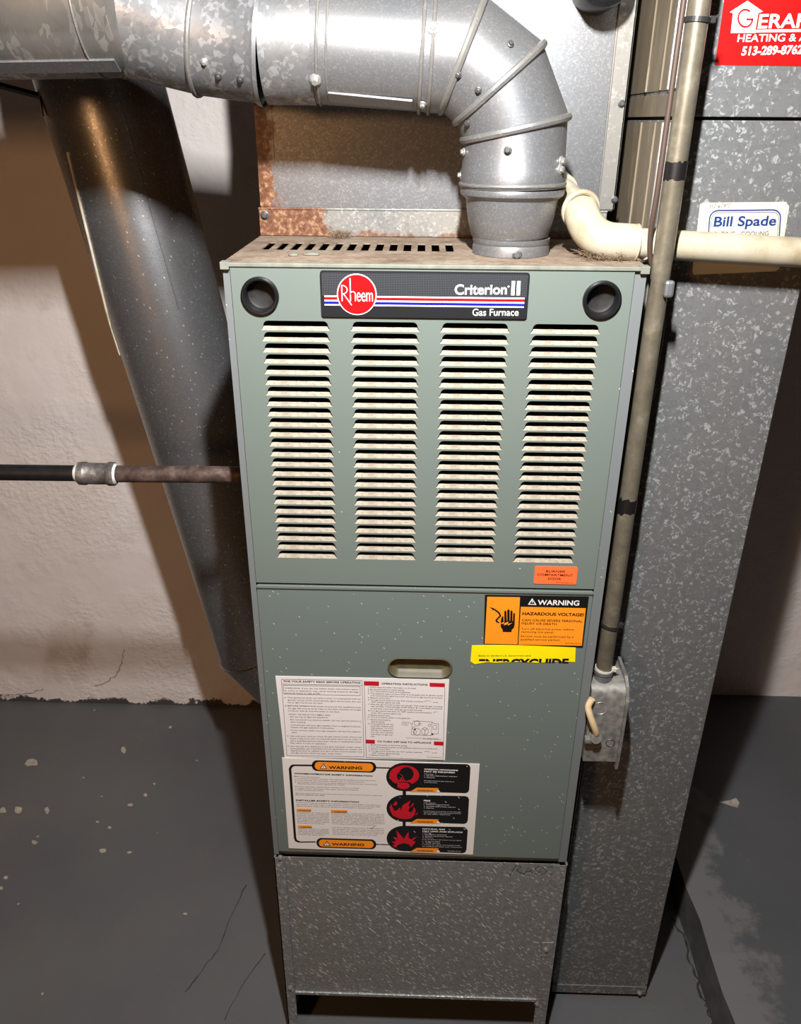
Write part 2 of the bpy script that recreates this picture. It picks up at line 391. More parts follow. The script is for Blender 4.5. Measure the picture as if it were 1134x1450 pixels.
def screw(parent, loc, normal, r=0.004, mat='screw', name='screw'):
    """hex-washer sheet metal screw, shared mesh"""
    key = (round(r, 5), mat)
    if key not in SCREW:
        bm = B()
        lathe(bm, (0, 0, -0.001), (0, 0, 1), [(0, r*1.25), (0.001+r*0.15, r*1.25), (0.001+r*0.3, r*0.95)], 16, cap1=True)
        lathe(bm, (0, 0, 0), (0, 0, 1), [(r*0.25, r*0.82), (r*0.95, r*0.80), (r*1.05, r*0.62)], 6, cap1=True)
        me = bpy.data.meshes.new('screw'); bm.to_mesh(me); bm.free(); me.materials.append(M[mat]); SCREW[key] = me
    o = bpy.data.objects.new(name, SCREW[key]); COL.objects.link(o); o.parent = parent
    o.location = Vector(loc) - base_of(parent); o.rotation_euler = Vector(normal).to_track_quat('Z', 'Y').to_euler()
    return o

# ------------------------------------------------------------------ lettering
TXT = []
def T(parent, name, body, p0, p1, cap, mat, Y, bold=0.0, shear=0.0, fit=True, label=None):
    """one line of print in the plane y=Y; p0/p1 = (x, z) ends of its baseline, cap = capital height in metres"""
    TXT.append((parent, name, [(body, p0, p1, cap, bold, shear, fit)], mat, Y, label))
def TB(parent, name, lines, mat, Y, label=None):
    TXT.append((parent, name, lines, mat, Y, label))
def flush_text():
    jobs = []
    tmp = []
    for parent, name, lines, mat, Y, label in TXT:
        for (body, p0, p1, cap, bold, shear, fit) in lines:
            c = bpy.data.curves.new('lettering', 'FONT'); c.body = body; c.resolution_u = 2 if cap < 0.004 else 5
            c.offset = bold; c.shear = shear
            o = bpy.data.objects.new('lettering', c); COL.objects.link(o); tmp.append(o)
    cr = bpy.data.curves.new('lettering', 'FONT'); cr.body = 'H'; ro = bpy.data.objects.new('lettering', cr); COL.objects.link(ro); tmp.append(ro)
    bpy.context.view_layer.update()
    dg = bpy.context.evaluated_depsgraph_get()
    mh = ro.evaluated_get(dg).to_mesh(); capu = max(v.co.y for v in mh.vertices)
    k = 0
    for parent, name, lines, mat, Y, label in TXT:
        bm = B()
        for (body, p0, p1, cap, bold, shear, fit) in lines:
            ev = tmp[k].evaluated_get(dg); k += 1
            me = ev.to_mesh()
            if not len(me.vertices): continue
            xs = [v.co.x for v in me.vertices]; x0, x1 = min(xs), max(xs)
            L = math.hypot(p1[0]-p0[0], p1[1]-p0[1]); ca, sa = (p1[0]-p0[0])/L, (p1[1]-p0[1])/L
            sx = L/(x1-x0); sy = cap/capu
            vs = []
            for v in me.vertices:
                a = (v.co.x-x0)*sx; b = v.co.y*sy
                vs.append(bm.verts.new((p0[0]+a*ca-b*sa, Y, p0[1]+a*sa+b*ca)))
            for p in me.polygons:
                try: bm.faces.new([vs[i] for i in p.vertices])
                except ValueError: pass
            ev.to_mesh_clear()
        o = link(name, bm, mat, parent, label=label)
        if len(lines) > 1: o['kind'] = 'stuff'
    for o in tmp:
        d = o.data; bpy.data.objects.remove(o); bpy.data.curves.remove(d)
def front(px, py, Y=0.0):
    p = at(px, py, Y); return (p.x, p.z)

# ================================================================== THE SETTING
FZ = -ZT
def struct(name, bm, mat, parent=None, smooth=False, base=None):
    o = link(name, bm, mat, parent, smooth, base=base)
    if parent is None: o['kind'] = 'structure'
    return o
WY = 0.89
bm = B(); box(bm, -2.4, 0.548, -3.4, WY+0.12, FZ-0.15, FZ); floor = struct('floor', bm, 'floor', base=(0, 0, FZ))
bm = B()                                                            # the raised slab along the right, with a rough edge
N = 60; top, bot = [], []
for i in range(N+1):
    y = -3.4 + (WY+0.12+3.4)*i/N
    j = random.uniform(-0.004, 0.004)
    top.append((0.548+j, y, FZ+0.078+random.uniform(-0.003, 0.003))); bot.append((0.540+j*0.5, y, FZ-0.01))
va = [bm.verts.new(p) for p in top]; vb = [bm.verts.new((2.2, p[1], FZ+0.078)) for p in top]
for i in range(N): bm.faces.new((va[i], vb[i], vb[i+1], va[i+1]))
slab = struct('floor_raised', bm, 'slab', base=(0, 0, FZ))
bm = B()
va = [bm.verts.new(p) for p in top]; vb = [bm.verts.new(p) for p in bot]
for i in range(N): bm.faces.new((vb[i], va[i], va[i+1], vb[i+1]))
struct('slab_edge', bm, 'slab_edge', slab)
bm = B(); box(bm, -2.5, 2.3, WY, WY+0.15, FZ-0.15, 0.80); wall = struct('wall_back', bm, 'wall', base=(0, WY, FZ))
bm = B(); box(bm, -2.5, -2.4, -3.5, WY, FZ-0.15, 0.80); struct('wall_left', bm, 'far_wall', base=(-2.4, 0, FZ))
bm = B(); box(bm, 2.2, 2.3, -3.5, WY, FZ-0.15, 0.80); struct('wall_right', bm, 'far_wall', base=(2.2, 0, FZ))
bm = B(); box(bm, -2.5, 2.3, -3.5, -3.4, FZ-0.15, 0.80); struct('wall_front', bm, 'far_wall', base=(0, -3.4, FZ))
bm = B(); box(bm, -2.5, 2.3, -3.5, WY+0.15, 0.80, 0.90)
for k in range(11): box(bm, -2.4, 2.2, -3.2+k*0.4, -3.16+k*0.4, 0.62, 0.80)
struct('ceiling', bm, 'ceiling', base=(0, 0, 0.8))
# cracks and paint chips in the floor and wall
def ribbon(bm, pts, w, up):
    pts = [Vector(p) for p in pts]; q = []
    for i in range(len(pts)-1):
        for k in range(5):
            p = pts[i].lerp(pts[i+1], k/5); d = (pts[i+1]-pts[i]).normalized(); s = d.cross(up)
            q.append((p + s*random.uniform(-1, 1)*w*1.6, s))
    q.append((pts[-1], s)); L = []
    for p, s in q:
        ww = w*random.uniform(0.35, 1.0); L.append((bm.verts.new(p+s*ww), bm.verts.new(p-s*ww)))
    for a, b in zip(L, L[1:]): bm.faces.new((a[0], a[1], b[1], b[0]))
for pl, w in (([(348, 1253), (325, 1300), (308, 1345), (285, 1375), (262, 1405)], 0.0012), ([(375, 1350), (340, 1400), (318, 1445)], 0.0010)):
    bm = B(); ribbon(bm, [atz(x, y, FZ)+Vector((0, 0, 0.0006)) for x, y in pl], w, Vector((0, 0, 1))); link('crack', bm, 'crack', floor)
bm = B(); ribbon(bm, [atz(x, y, FZ)+Vector((0, 0, 0.0006)) for x, y in [(953, 1300), (966, 1322), (974, 1352), (986, 1382), (994, 1412), (1004, 1432), (1012, 1458)]], 0.003, Vector((0, 0, 1)))
link('crack', bm, 'crack', floor)
for pl, w in (([(176, 920), (173, 938), (164, 955), (148, 968), (134, 971)], 0.0022), ([(62, 976), (48, 980), (20, 983), (2, 986)], 0.002)):
    bm = B(); ribbon(bm, [at(x, y, WY)+Vector((0, -0.0008, 0)) for x, y in pl], w, Vector((0, -1, 0))); link('crack', bm, 'wall_crack', wall)
for (x, y, w_, h_) in [(44, 1080, 22, 12), (4, 1147, 11, 8), (26, 1147, 14, 9), (67, 1148, 8, 10), (49, 1193, 9, 6), (145, 1205, 12, 8), (184, 1140, 10, 5), (206, 1126, 6, 5), (175, 1062, 7, 10), (241, 1030, 6, 4), (8, 1243, 7, 6), (183, 1207, 7, 4), (262, 1294, 8, 4), (2, 1258, 6, 5), (155, 1172, 6, 4), (138, 1164, 5, 3), (218, 1110, 4, 3)]:
    bm = B(); n = 9; vs = []
    for k in range(n):
        a = 2*PI*k/n; rr = random.uniform(0.55, 1.0)*0.6
        p = atz(x+math.cos(a)*w_*rr, y+math.sin(a)*h_*rr, FZ); vs.append(bm.verts.new((p.x, p.y, FZ+0.0005)))
    f = bm.faces.new(vs); bm.normal_update()
    if f.normal.z < 0: f.normal_flip()
    link('paint_chip', bm, 'chip', floor)
bm = B(); vs = []
for x, y in [(1017, 1136), (1034, 1133), (1042, 1130), (1047, 1137), (1044, 1144), (1036, 1142), (1028, 1139)]:
    p = atz(x, y, FZ+0.078); vs.append(bm.verts.new((p.x, p.y, FZ+0.0785)))
f = bm.faces.new(vs); bm.normal_update()
if f.normal.z < 0: f.normal_flip()
link('paint_chip', bm, 'chip', slab)

# ================================================================== THE FURNACE
DY = 0.0                                      # door plane
CW = 0.2245                                   # half width of the cabinet
fur = thing('furnace', 'tall grey-green gas furnace with louvered upper door, black nameplate and warning labels', 'furnace', (0, 0.33, -0.885))
bm = B()                                      # cabinet shell, open in front and on top
D = 0.66
for x0, x1 in ((-CW, -CW+0.0012), (CW-0.0012, CW)): box(bm, x0, x1, 0.004, D, -0.882, -0.001)
box(bm, -CW, CW, D-0.0012, D, -0.882, -0.001); box(bm, -CW, CW, 0.03, D, -0.884, -0.8828)
box(bm, -CW, -0.2168, 0.0035, 0.0050, -0.882, -0.001)     # front flanges
box(bm, 0.2120, CW, 0.0035, 0.0050, -0.882, -0.001)
box(bm, -CW, CW, 0.006, 0.0075, -0.884, -0.870)
link('cabinet', bm, 'paint_cabinet', fur)
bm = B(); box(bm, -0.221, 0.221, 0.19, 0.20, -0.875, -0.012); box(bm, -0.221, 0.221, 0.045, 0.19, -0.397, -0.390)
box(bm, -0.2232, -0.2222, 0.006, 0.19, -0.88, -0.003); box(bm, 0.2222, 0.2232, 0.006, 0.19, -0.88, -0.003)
link('inside_shade', bm, 'dark_inside', fur)  # near-black sheets put the cabinet's inner shade into colour
# top sheet with fourteen slots and a round vent hole
slots = []
for i in range(14):
    xa = -0.2012 + i*0.01665; slots.append([(xa, 0.100), (xa+0.0092, 0.100), (xa+0.0092, 0.163), (xa, 0.163)])
bm = B(); holed(bm, [(-CW, 0.0), (CW, 0.0), (CW, D), (-CW, D)], slots + [circle(0.0895, 0.0955, 0.0425, N=32)], 0)
for v in bm.verts: v.co = Vector((v.co.x, v.co.z, 0.0))          # lay it flat
bm.normal_update()
for f in bm.faces:
    if f.normal.z < 0: f.normal_flip()
ex = bmesh.ops.extrude_face_region(bm, geom=list(bm.faces)); vv = [g for g in ex['geom'] if isinstance(g, bmesh.types.BMVert)]
bmesh.ops.translate(bm, vec=(0, 0, -0.0015), verts=[v for v in bm.verts if v not in set(vv)])
bmesh.ops.recalc_face_normals(bm, faces=bm.faces)
link('top_sheet', bm, 'top', fur)
bm = B(); box(bm, -CW-0.001, CW+0.001, -0.0020, 0.004, -0.0036, 0.0006, 0.0008); link('top_lip', bm, 'top_lip', fur)
bm = B(); box(bm, -CW-0.0014, -CW+0.008, -0.0024, 0.010, -0.0065, 0.0014, 0.0006); link('corner_cap', bm, 'top_lip', fur)
bm = B(); box(bm, CW-0.008, CW+0.0014, -0.0024, 0.010, -0.0065, 0.0014, 0.0006); link('corner_cap', bm, 'top_lip', fur)
# --- upper (burner compartment) door
DX0, DX1 = -0.2158, 0.2110
ZD1, ZD0 = -0.0040, -0.3925
LC = [-0.1872, -0.0895, 0.0082, 0.1060]; LW = 0.0766; LZ = -0.0602; LP = 0.01240; LH = 0.0106; NL = 24
bm = B()
ztop = LZ + 0.0014; zlow = ztop - NL*LP
P1, P2 = (-0.1857, -0.0340), (0.1797, -0.0340)
holed(bm, [(DX0, ztop), (DX1, ztop), (DX1, ZD1), (DX0, ZD1)], [circle(*P1, 0.0172), circle(*P2, 0.0172)], DY)
def quad(bm, x0, x1, z0, z1, y): flat_poly(bm, [(x0, z0), (x1, z0), (x1, z1), (x0, z1)], y)
quad(bm, DX0, DX1, ZD0, zlow, DY)
xs = [DX0] + [v for c in LC for v in (c-0.001, c+LW+0.001)] + [DX1]
for k in range(0, len(xs), 2): quad(bm, xs[k], xs[k+1], zlow, ztop, DY)
def louv_outline(x0, z1):
    h, r, sl = LH, 0.0052, 0.0028
    L = [(x0, z1-h), (x0+LW, z1-h)]
    n = 5
    for k in range(n+1):
        a = PI/2*k/n; L.append((x0+LW-sl-r+r*math.cos(a), z1-r*1.05+r*1.05*math.sin(a)))
    for k in range(n+1):
        a = PI/2+PI/2*k/n; L.append((x0+sl+r+r*math.cos(a), z1-r*1.05+r*1.05*math.sin(a)))
    return L
for c in LC:
    for i in range(NL):
        z1 = LZ - i*LP
        holed(bm, [(c-0.001, ztop-(i+1)*LP), (c+LW+0.001, ztop-(i+1)*LP), (c+LW+0.001, ztop-i*LP), (c-0.001, ztop-i*LP)], [louv_outline(c, z1)], DY)
# returned edges
for (x0, x1, z0, z1) in ((DX0, DX0+0.001, ZD0, ZD1), (DX1-0.001, DX1, ZD0, ZD1), (DX0, DX1, ZD0, ZD0+0.001), (DX0, DX1, ZD1-0.001, ZD1)):
    box(bm, x0, x1, DY+0.0001, DY+0.018, z0, z1)
door1 = link('burner_door', bm, 'paint_upper', fur)
# louver ledge, one mesh shared by 96 louvers; local origin at bottom left of the opening
bm = B(); out = louv_outline(0, LH)
dep = 0.0042; HL = 0.0039
grid = []
K = 6; J = 14
for j in range(K+1):
    f_ = j/K; zz = HL*f_; yy = 0.0003 + dep*f_
    ins = 0.0030*f_
    grid.append([bm.verts.new((ins + (LW-2*ins)*i/J, yy + (0.0003*math.sin(i*2.1+j) if j else 0.0), zz)) for i in range(J+1)])
for j in range(K):
    for i in range(J): bm.faces.new((grid[j][i], grid[j][i+1], grid[j+1][i+1], grid[j+1][i]))
# turned-in upper edge of the ledge and its end cheeks
back = [bm.verts.new((v.co.x, v.co.y+0.003, v.co.z-0.0012)) for v in grid[K]]
for i in range(J): bm.faces.new((grid[K][i], grid[K][i+1], back[i+1], back[i]))
for sx in (0, 1):
    X = (lambda x: LW-x) if sx else (lambda x: x)
    pts_ = [(X(0.0), 0.0002, 0.0), (X(0.0030), 0.0003+dep, HL), (X(0.0008), 0.0002, HL*1.15)]
    bm.faces.new([bm.verts.new(p) for p in pts_])
lou_me = bpy.data.meshes.new('louver'); bm.to_mesh(lou_me); bm.free(); lou_me.materials.append(M['louver'])
for c in LC:
    for i in range(NL):
        o = bpy.data.objects.new('louver', lou_me); COL.objects.link(o); o.parent = door1
        o.location = Vector((c, DY, LZ-i*LP-LH)) - base_of(fur)
def finger_pull(c):
    bm = B(); p = (c[0], DY, c[1])
    lathe(bm, p, (0, 1, 0), [(-0.0002, 0.0207), (-0.0030, 0.0204), (-0.0042, 0.0188), (-0.0040, 0.0172), (-0.0016, 0.0160), (0.004, 0.0156), (0.010, 0.0150)], 40)
    o = link('finger_pull', bm, 'black', fur, True)
    bm = B(); lathe(bm, p, (0, 1, 0), [(0.0098, 0.0151), (0.0112, 0.012), (0.0115, 0.0001)], 32); link('pull_cup', bm, 'black_cup', o, True)
finger_pull(P1); finger_pull(P2)
# --- lower (blower) door with its recessed oval pull
E0, E1 = -0.3962, -0.8712
HX, HZ, HW, HH = -0.0056, -0.5196, 0.0408, 0.0140
bm = B(); holed(bm, [(DX0, E1), (DX1, E1), (DX1, E0), (DX0, E0)], [rrect(HX-HW, HX+HW, HZ-HH, HZ+HH, HH-0.0002, 8)], DY)
for (x0, x1, z0, z1) in ((DX0, DX0+0.001, E1, E0), (DX1-0.001, DX1, E1, E0), (DX0, DX1, E1, E1+0.001), (DX0, DX1, E0-0.001, E0)):
    box(bm, x0, x1, DY+0.0001, DY+0.018, z0, z1)
door2 = link('blower_door', bm, 'paint_lower', fur)
bm = B(); box(bm, DX0, DX1, -0.0020, 0.0002, E0-0.0040, E0+0.0006, 0.0008); link('door_top_hem', bm, 'paint_upper', door2)
bm = B(); prof = [(-0.0016, 0.0026), (-0.0022, 0.0010), (-0.0010, -0.0004), (0.004, -0.0020), (0.0075, -0.0060)]
rings = [[(p[0], DY+y, p[1]) for p in rrect(HX-HW-g, HX+HW+g, HZ-HH-g, HZ+HH+g, HH+g-0.0003, 8)] for y, g in prof]
loft(bm, rings, cap1=True); link('recessed_handle', bm, 'olive_brass', fur, True, label='olive brass recessed oval handle')

# --- labels.  Each is a thin part of the furnace with its print as sub-parts
LY = -0.0009; PY = -0.0012; PY2 = -0.0014; PY3 = -0.0016
def label_part(name, pts, mat, label, y0=LY, parent=None):
    bm = B(); slab_poly(bm, pts, y0, y0+0.0009 if y0 > -0.0025 else DY); return link(name, bm, mat, parent or fur, label=label)
def pq(*pts, Y=0.0): return [front(x, y, Y) for x, y in pts]
def printed(parent, name, polys, mat, y, label=None):
    bm = B()
    for p in polys: flat_poly(bm, p, y)
    return link(name, bm, mat, parent, label=label)
def line_polys(pts, w):
    """a stroke of width w along pts as mitred quads that share their joints"""
    n = len(pts); closed = n > 3 and math.hypot(pts[0][0]-pts[-1][0], pts[0][1]-pts[-1][1]) < 1e-6
    def nrm(p, q):
        dx, dz = q[0]-p[0], q[1]-p[1]; L = math.hypot(dx, dz) or 1e-9; return (-dz/L, dx/L)
    N = [nrm(pts[i], pts[i+1]) for i in range(n-1)]; side = []
    for i in range(n):
        p, q = (N[i-1] if i > 0 else (N[-1] if closed else N[0])), (N[i] if i < n-1 else (N[0] if closed else N[-1]))
        m = (p[0]+q[0], p[1]+q[1]); k = m[0]*p[0]+m[1]*p[1]
        k = min(1/k, 1.2) if k > 0.05 else 0.6
        side.append((m[0]*k*w/2, m[1]*k*w/2))
    return [[(a[0]+u[0], a[1]+u[1]), (b_[0]+v[0], b_[1]+v[1]), (b_[0]-v[0], b_[1]-v[1]), (a[0]-u[0], a[1]-u[1])] for a, b_, u, v in zip(pts, pts[1:], side, side[1:])]

# nameplate
NX0, NX1, NZ0, NZ1 = -0.1200, 0.1012, -0.0546, -0.0062
plate = label_part('nameplate', rrect(NX0, NX1, NZ0, NZ1, 0.0030), 'plate', 'black nameplate with a red round emblem and red, white and blue stripes', -0.0030)
zs = -0.0331
bm = B(); flat_poly(bm, rrect(NX0+0.0020, NX1-0.0020, zs, NZ1-0.0018, 0.0018), -0.0032); link('plate_grid', bm, 'plate_grid', plate)
def stripe(z0, z1, mat, nm): printed(plate, nm, [[(NX0+0.0040, z0), (NX1-0.0040, z0), (NX1-0.0040, z1), (NX0+0.0040, z1)]], mat, -0.0034)
stripe(-0.0334, -0.0319, 'white', 'white_stripe'); stripe(-0.0364, -0.0334, 'red', 'red_stripe'); stripe(-0.0381, -0.0364, 'white', 'white_stripe')
stripe(-0.0410, -0.0381, 'blue', 'blue_stripe'); stripe(-0.0424, -0.0410, 'white', 'white_stripe')
EX, EZ = -0.0812, -0.0305
printed(plate, 'emblem_ring', [circle(EX, EZ, 0.0212, 0.0217, 48)], 'white', -0.0037)
printed(plate, 'emblem_disc', [circle(EX, EZ, 0.0201, 0.0206, 48)], 'red', -0.0040)
w_ = 0.0009
pol = line_polys([(EX-0.0158, EZ-0.0070), (EX-0.0158, EZ+0.0096)], w_*1.3)
arc = [(EX-0.0158+0.0058*math.sin(PI*k/10), EZ+0.0050+0.0046*math.cos(PI*k/10)) for k in range(11)]
pol += line_polys(arc, w_); pol += line_polys([(EX-0.0140, EZ+0.0006), (EX-0.0056, EZ-0.0112)], w_)
pol += line_polys([(EX-0.0068, EZ-0.0070), (EX-0.0068, EZ+0.0170)], w_*1.3)
pol += line_polys([(EX-0.0068, EZ-0.0002)] + [(EX-0.0042+0.0026*math.cos(PI-PI*k/6), EZ+0.0006+0.0026*math.sin(PI*k/6)) for k in range(7)] + [(EX-0.0016, EZ-0.0070)], w_)
printed(plate, 'emblem_lettering', pol, 'white', -0.0043)
T(plate, 'emblem_lettering', 'eem', (EX-0.0002, EZ-0.0070), (EX+0.0172, EZ-0.0070), 0.0140, 'white', -0.0043, 0.0)
T(plate, 'lettering', 'Criterion', front(643.5, 416), front(717, 415.5), 0.0100, 'white', -0.0034, 0.022)
T(plate, 'lettering', 'II', front(723, 416.5), front(735.5, 416.5), 0.0136, 'white', -0.0034, 0.03)
printed(plate, 'lettering', [circle(*front(719.5, 405), 0.0010, N=12)], 'white', -0.0034)
T(plate, 'lettering', 'Gas Furnace', front(668.5, 446), front(733.5, 446), 0.0072, 'white', -0.0034, 0.006)

# small orange label on the upper door
ob = label_part('burner_label', rrect(0.1348, 0.1879, -0.3858, -0.3606, 0.0022), 'orange_red', 'small orange rounded label reading burner compartment door')
c3 = lambda u, v: front(600+u/4.36, 630+v/4.36)
T(ob, 'lettering', 'BURNER', c3(752, 783), c3(872, 786), 0.0030, 'ink', PY, 0.008)
T(ob, 'lettering', 'COMPARTMENT', c3(698, 803), c3(918, 810), 0.0030, 'ink', PY, 0.008)
T(ob, 'lettering', 'DOOR', c3(765, 829), c3(846, 832), 0.0032, 'ink', PY, 0.008)
T(ob, 'lettering', '92-24365-01', c3(818, 847), c3(918, 853), 0.0012, 'ink_soft', PY)

# orange hazardous voltage warning
wo_ = label_part('voltage_warning_label', pq((686.5, 842), (833.5, 844.5), (825, 916.5), (684.5, 911)), 'ink', 'orange and black electrical warning label with a hand symbol')
c6 = lambda u, v: front(640+u/4.362, 780+v/4.36)
printed(wo_, 'orange_panel', [[c6(217, 280), c6(419, 283), c6(404, 574), c6(201, 570)], [c6(424, 342), c6(825, 351), c6(800, 583), c6(409, 576)]], 'orange', PY)
T(wo_, 'lettering', 'WARNING', c6(527, 330), c6(783, 334), 0.0071, 'white', PY, 0.02)
printed(wo_, 'triangle', [[c6(468, 329), c6(521, 331), c6(494, 289)]], 'white', PY)
printed(wo_, 'triangle', [[c6(478, 324), c6(511, 325), c6(494, 298)]], 'ink', PY2)
printed(wo_, 'triangle', [[c6(491, 316), c6(497, 316), c6(496, 303), c6(492, 303)]], 'white', PY3)
T(wo_, 'lettering', 'HAZARDOUS VOLTAGE!', c6(433, 392), c6(812, 400), 0.0042, 'ink', PY2, 0.035)
T(wo_, 'lettering', 'CAN CAUSE SEVERE PERSONAL', c6(430, 430), c6(805, 438), 0.0033, 'ink', PY2, 0.012)
T(wo_, 'lettering', 'INJURY OR DEATH.', c6(428, 450), c6(650, 456), 0.0033, 'ink', PY2, 0.012)
TB(wo_, 'fine_print', [('Turn off electrical power before', c6(426, 482), c6(750, 488), 0.0028, 0.0, 0, True), ('removing this panel.', c6(426, 501), c6(628, 505), 0.0028, 0.0, 0, True),
    ('Service must be performed by a', c6(422, 528), c6(748, 534), 0.0028, 0.0, 0, True), ('qualified service person.', c6(420, 548), c6(668, 552), 0.0028, 0.0, 0, True),
    ('92-21853-50-04', c6(698, 569), c6(792, 573), 0.0014, 0.0, 0, True)], 'ink', PY2)
# the hand with the lightning wire
hand = [(300, 430), (306, 405), (316, 398), (318, 430), (322, 440), (322, 372), (328, 363), (335, 372), (337, 428), (340, 428), (340, 364), (347, 355), (355, 364), (355, 428), (358, 428), (360, 370), (366, 361), (373, 370), (372, 430), (375, 430), (377, 384), (383, 378), (388, 386), (386, 450), (382, 470), (368, 484), (366, 498), (312, 497), (312, 484), (300, 466)]
printed(wo_, 'hand_symbol', [[c6(*p) for p in hand]], 'ink', PY2)
wire = line_polys([c6(*p) for p in [(232, 346), (262, 358), (290, 380), (298, 398), (284, 412), (272, 424), (276, 434), (290, 440)]], 0.0021)
wire[0] = [c6(230, 343), c6(262, 352), c6(258, 366)]
printed(wo_, 'wire_symbol', wire, 'ink', PY2)
printed(wo_, 'spark', [[c6(296, 446), c6(322, 432), c6(318, 444), c6(348, 432), c6(344, 446), c6(372, 440), c6(344, 458), c6(346, 448), c6(318, 456), c6(322, 446)]], 'orange', PY3)

# torn yellow energy label
ye = label_part('energy_label', pq((668, 914), (740, 913), (815, 913), (814, 937), (796, 936), (760, 938), (735, 936.5), (700, 938), (690, 937), (672, 940), (666, 936)), 'yellow', 'torn strip of a yellow energy label with cut-off black letters')
TB(ye, 'fine_print', [('Based on standard U.S. Government tests', c6(163, 648), c6(487, 648), 0.0023, 0.0, 0, True)], 'ink', PY)
TXT_CUT = (ye, 'ENERGYGUIDE', c6(163, 715), c6(716, 712), 0.0134)

# white safety label, two columns
w1 = label_part('safety_label', pq((390, 957), (636, 962), (630, 1076), (403, 1072)), 'paper', 'white safety and operating instruction label with red bars', -0.0008)
q3 = lambda u, v: front(380+u/7.56, 950+v/7.56)
q4 = lambda u, v: front(510+u/8.723, 950+v/8.723)
Y1, Y2 = -0.0011, -0.0013
T(w1, 'heading', 'FOR YOUR SAFETY READ BEFORE OPERATING', q3(165, 115), q3(985, 130), 0.0029, 'ink', Y1, 0.02)
T(w1, 'heading', 'OPERATING INSTRUCTIONS', q4(262, 160), q4(832, 175), 0.0028, 'ink', Y1, 0.02)
T(w1, 'heading', 'TO TURN OFF GAS TO APPLIANCE', q4(208, 874), q4(876, 892), 0.0028, 'ink', Y1, 0.02)
fr = line_polys([q3(140, 85), q3(1002, 98), q3(1024, 915), q3(200, 900), q3(140, 85)], 0.0005) + line_polys([q3(160, 148), q3(982, 163), q3(984, 258), q3(168, 242), q3(160, 148)], 0.0005)
fr += line_polys([q4(48, 120), q4(75, 1062), q4(1022, 1095), q4(1045, 195)], 0.0005)
fr += line_polys([q3(140, 135), q3(1000, 150)], 0.0005)
printed(w1, 'frame_lines', fr, 'ink_soft', Y1)
for p_ in ([[q4(50, 120), q4(232, 125), q4(232, 178), q4(50, 173)], [q4(856, 140), q4(1046, 147), q4(1044, 194), q4(858, 188)], [q4(66, 842), q4(182, 846), q4(180, 893), q4(68, 888)], [q4(908, 864), q4(1028, 868), q4(1024, 916), q4(910, 910)]]): printed(w1, 'red_bar', [p_], 'red_dull', Y1)
S1 = 0.0018
def rows(f, data, cap): return [(s, f(a, b), f(c, d), cap, 0.004, 0, True) for s, a, b, c, d in data]
TB(w1, 'fine_print', rows(q3, [
 ('WARNING: If you do not follow these instructions exact-', 175, 183, 970, 198), ('ly, a fire or explosion may result causing property damage,', 177, 210, 972, 226), ('personal injury or loss of life.', 178, 235, 557, 242),
 ('A.', 172, 284, 192, 285), ('This appliance does not have a pilot. It is equipped with an', 203, 284, 988, 301), ('ignition device which automatically lights the burners. Do not', 207, 310, 990, 331), ('try to light the burner by hand.', 207, 336, 583, 346),
 ('B.', 180, 373, 198, 374), ('BEFORE OPERATING smell all around the appliance area', 207, 373, 990, 390), ('for gas. Be sure to smell next to the floor because some gas', 212, 400, 990, 416), ('is heavier than air and will settle on the floor.', 212, 425, 770, 439),
 ('WHAT TO DO IF YOU SMELL GAS', 215, 464, 662, 474), ('- Do not try to light any appliance.', 217, 490, 640, 498), ('- Do not touch any electric switch; do not use any phone in', 217, 520, 992, 537), ('your building.', 240, 545, 400, 551),
 ('- Immediately call your gas supplier from a neighbor\'s phone.', 228, 577, 992, 596), ('Follow the gas supplier\'s instructions.', 245, 603, 705, 613), ('- If you cannot reach your gas supplier, call the fire depart-', 228, 634, 992, 651), ('ment.', 247, 657, 308, 660),
 ('C.', 203, 694, 220, 695), ('Use only your hand to move the gas control knob. Never use', 232, 696, 1000, 709), ('tools. If the knob will not move by hand, don\'t try to repair it,', 232, 722, 1000, 734), ('call a qualified service technician. Force or attempted repair', 235, 747, 1000, 760), ('may result in a fire or explosion.', 236, 770, 622, 780),
 ('D.', 208, 803, 226, 804), ('Do not use this appliance if any part has been under water.', 240, 805, 1000, 817), ('Immediately call a qualified service technician to inspect the', 240, 829, 1002, 841), ('appliance and to replace any part of the control system and', 242, 852, 1002, 866), ('any gas control which has been under water.', 243, 875, 790, 888)], S1), 'ink_soft', Y1)
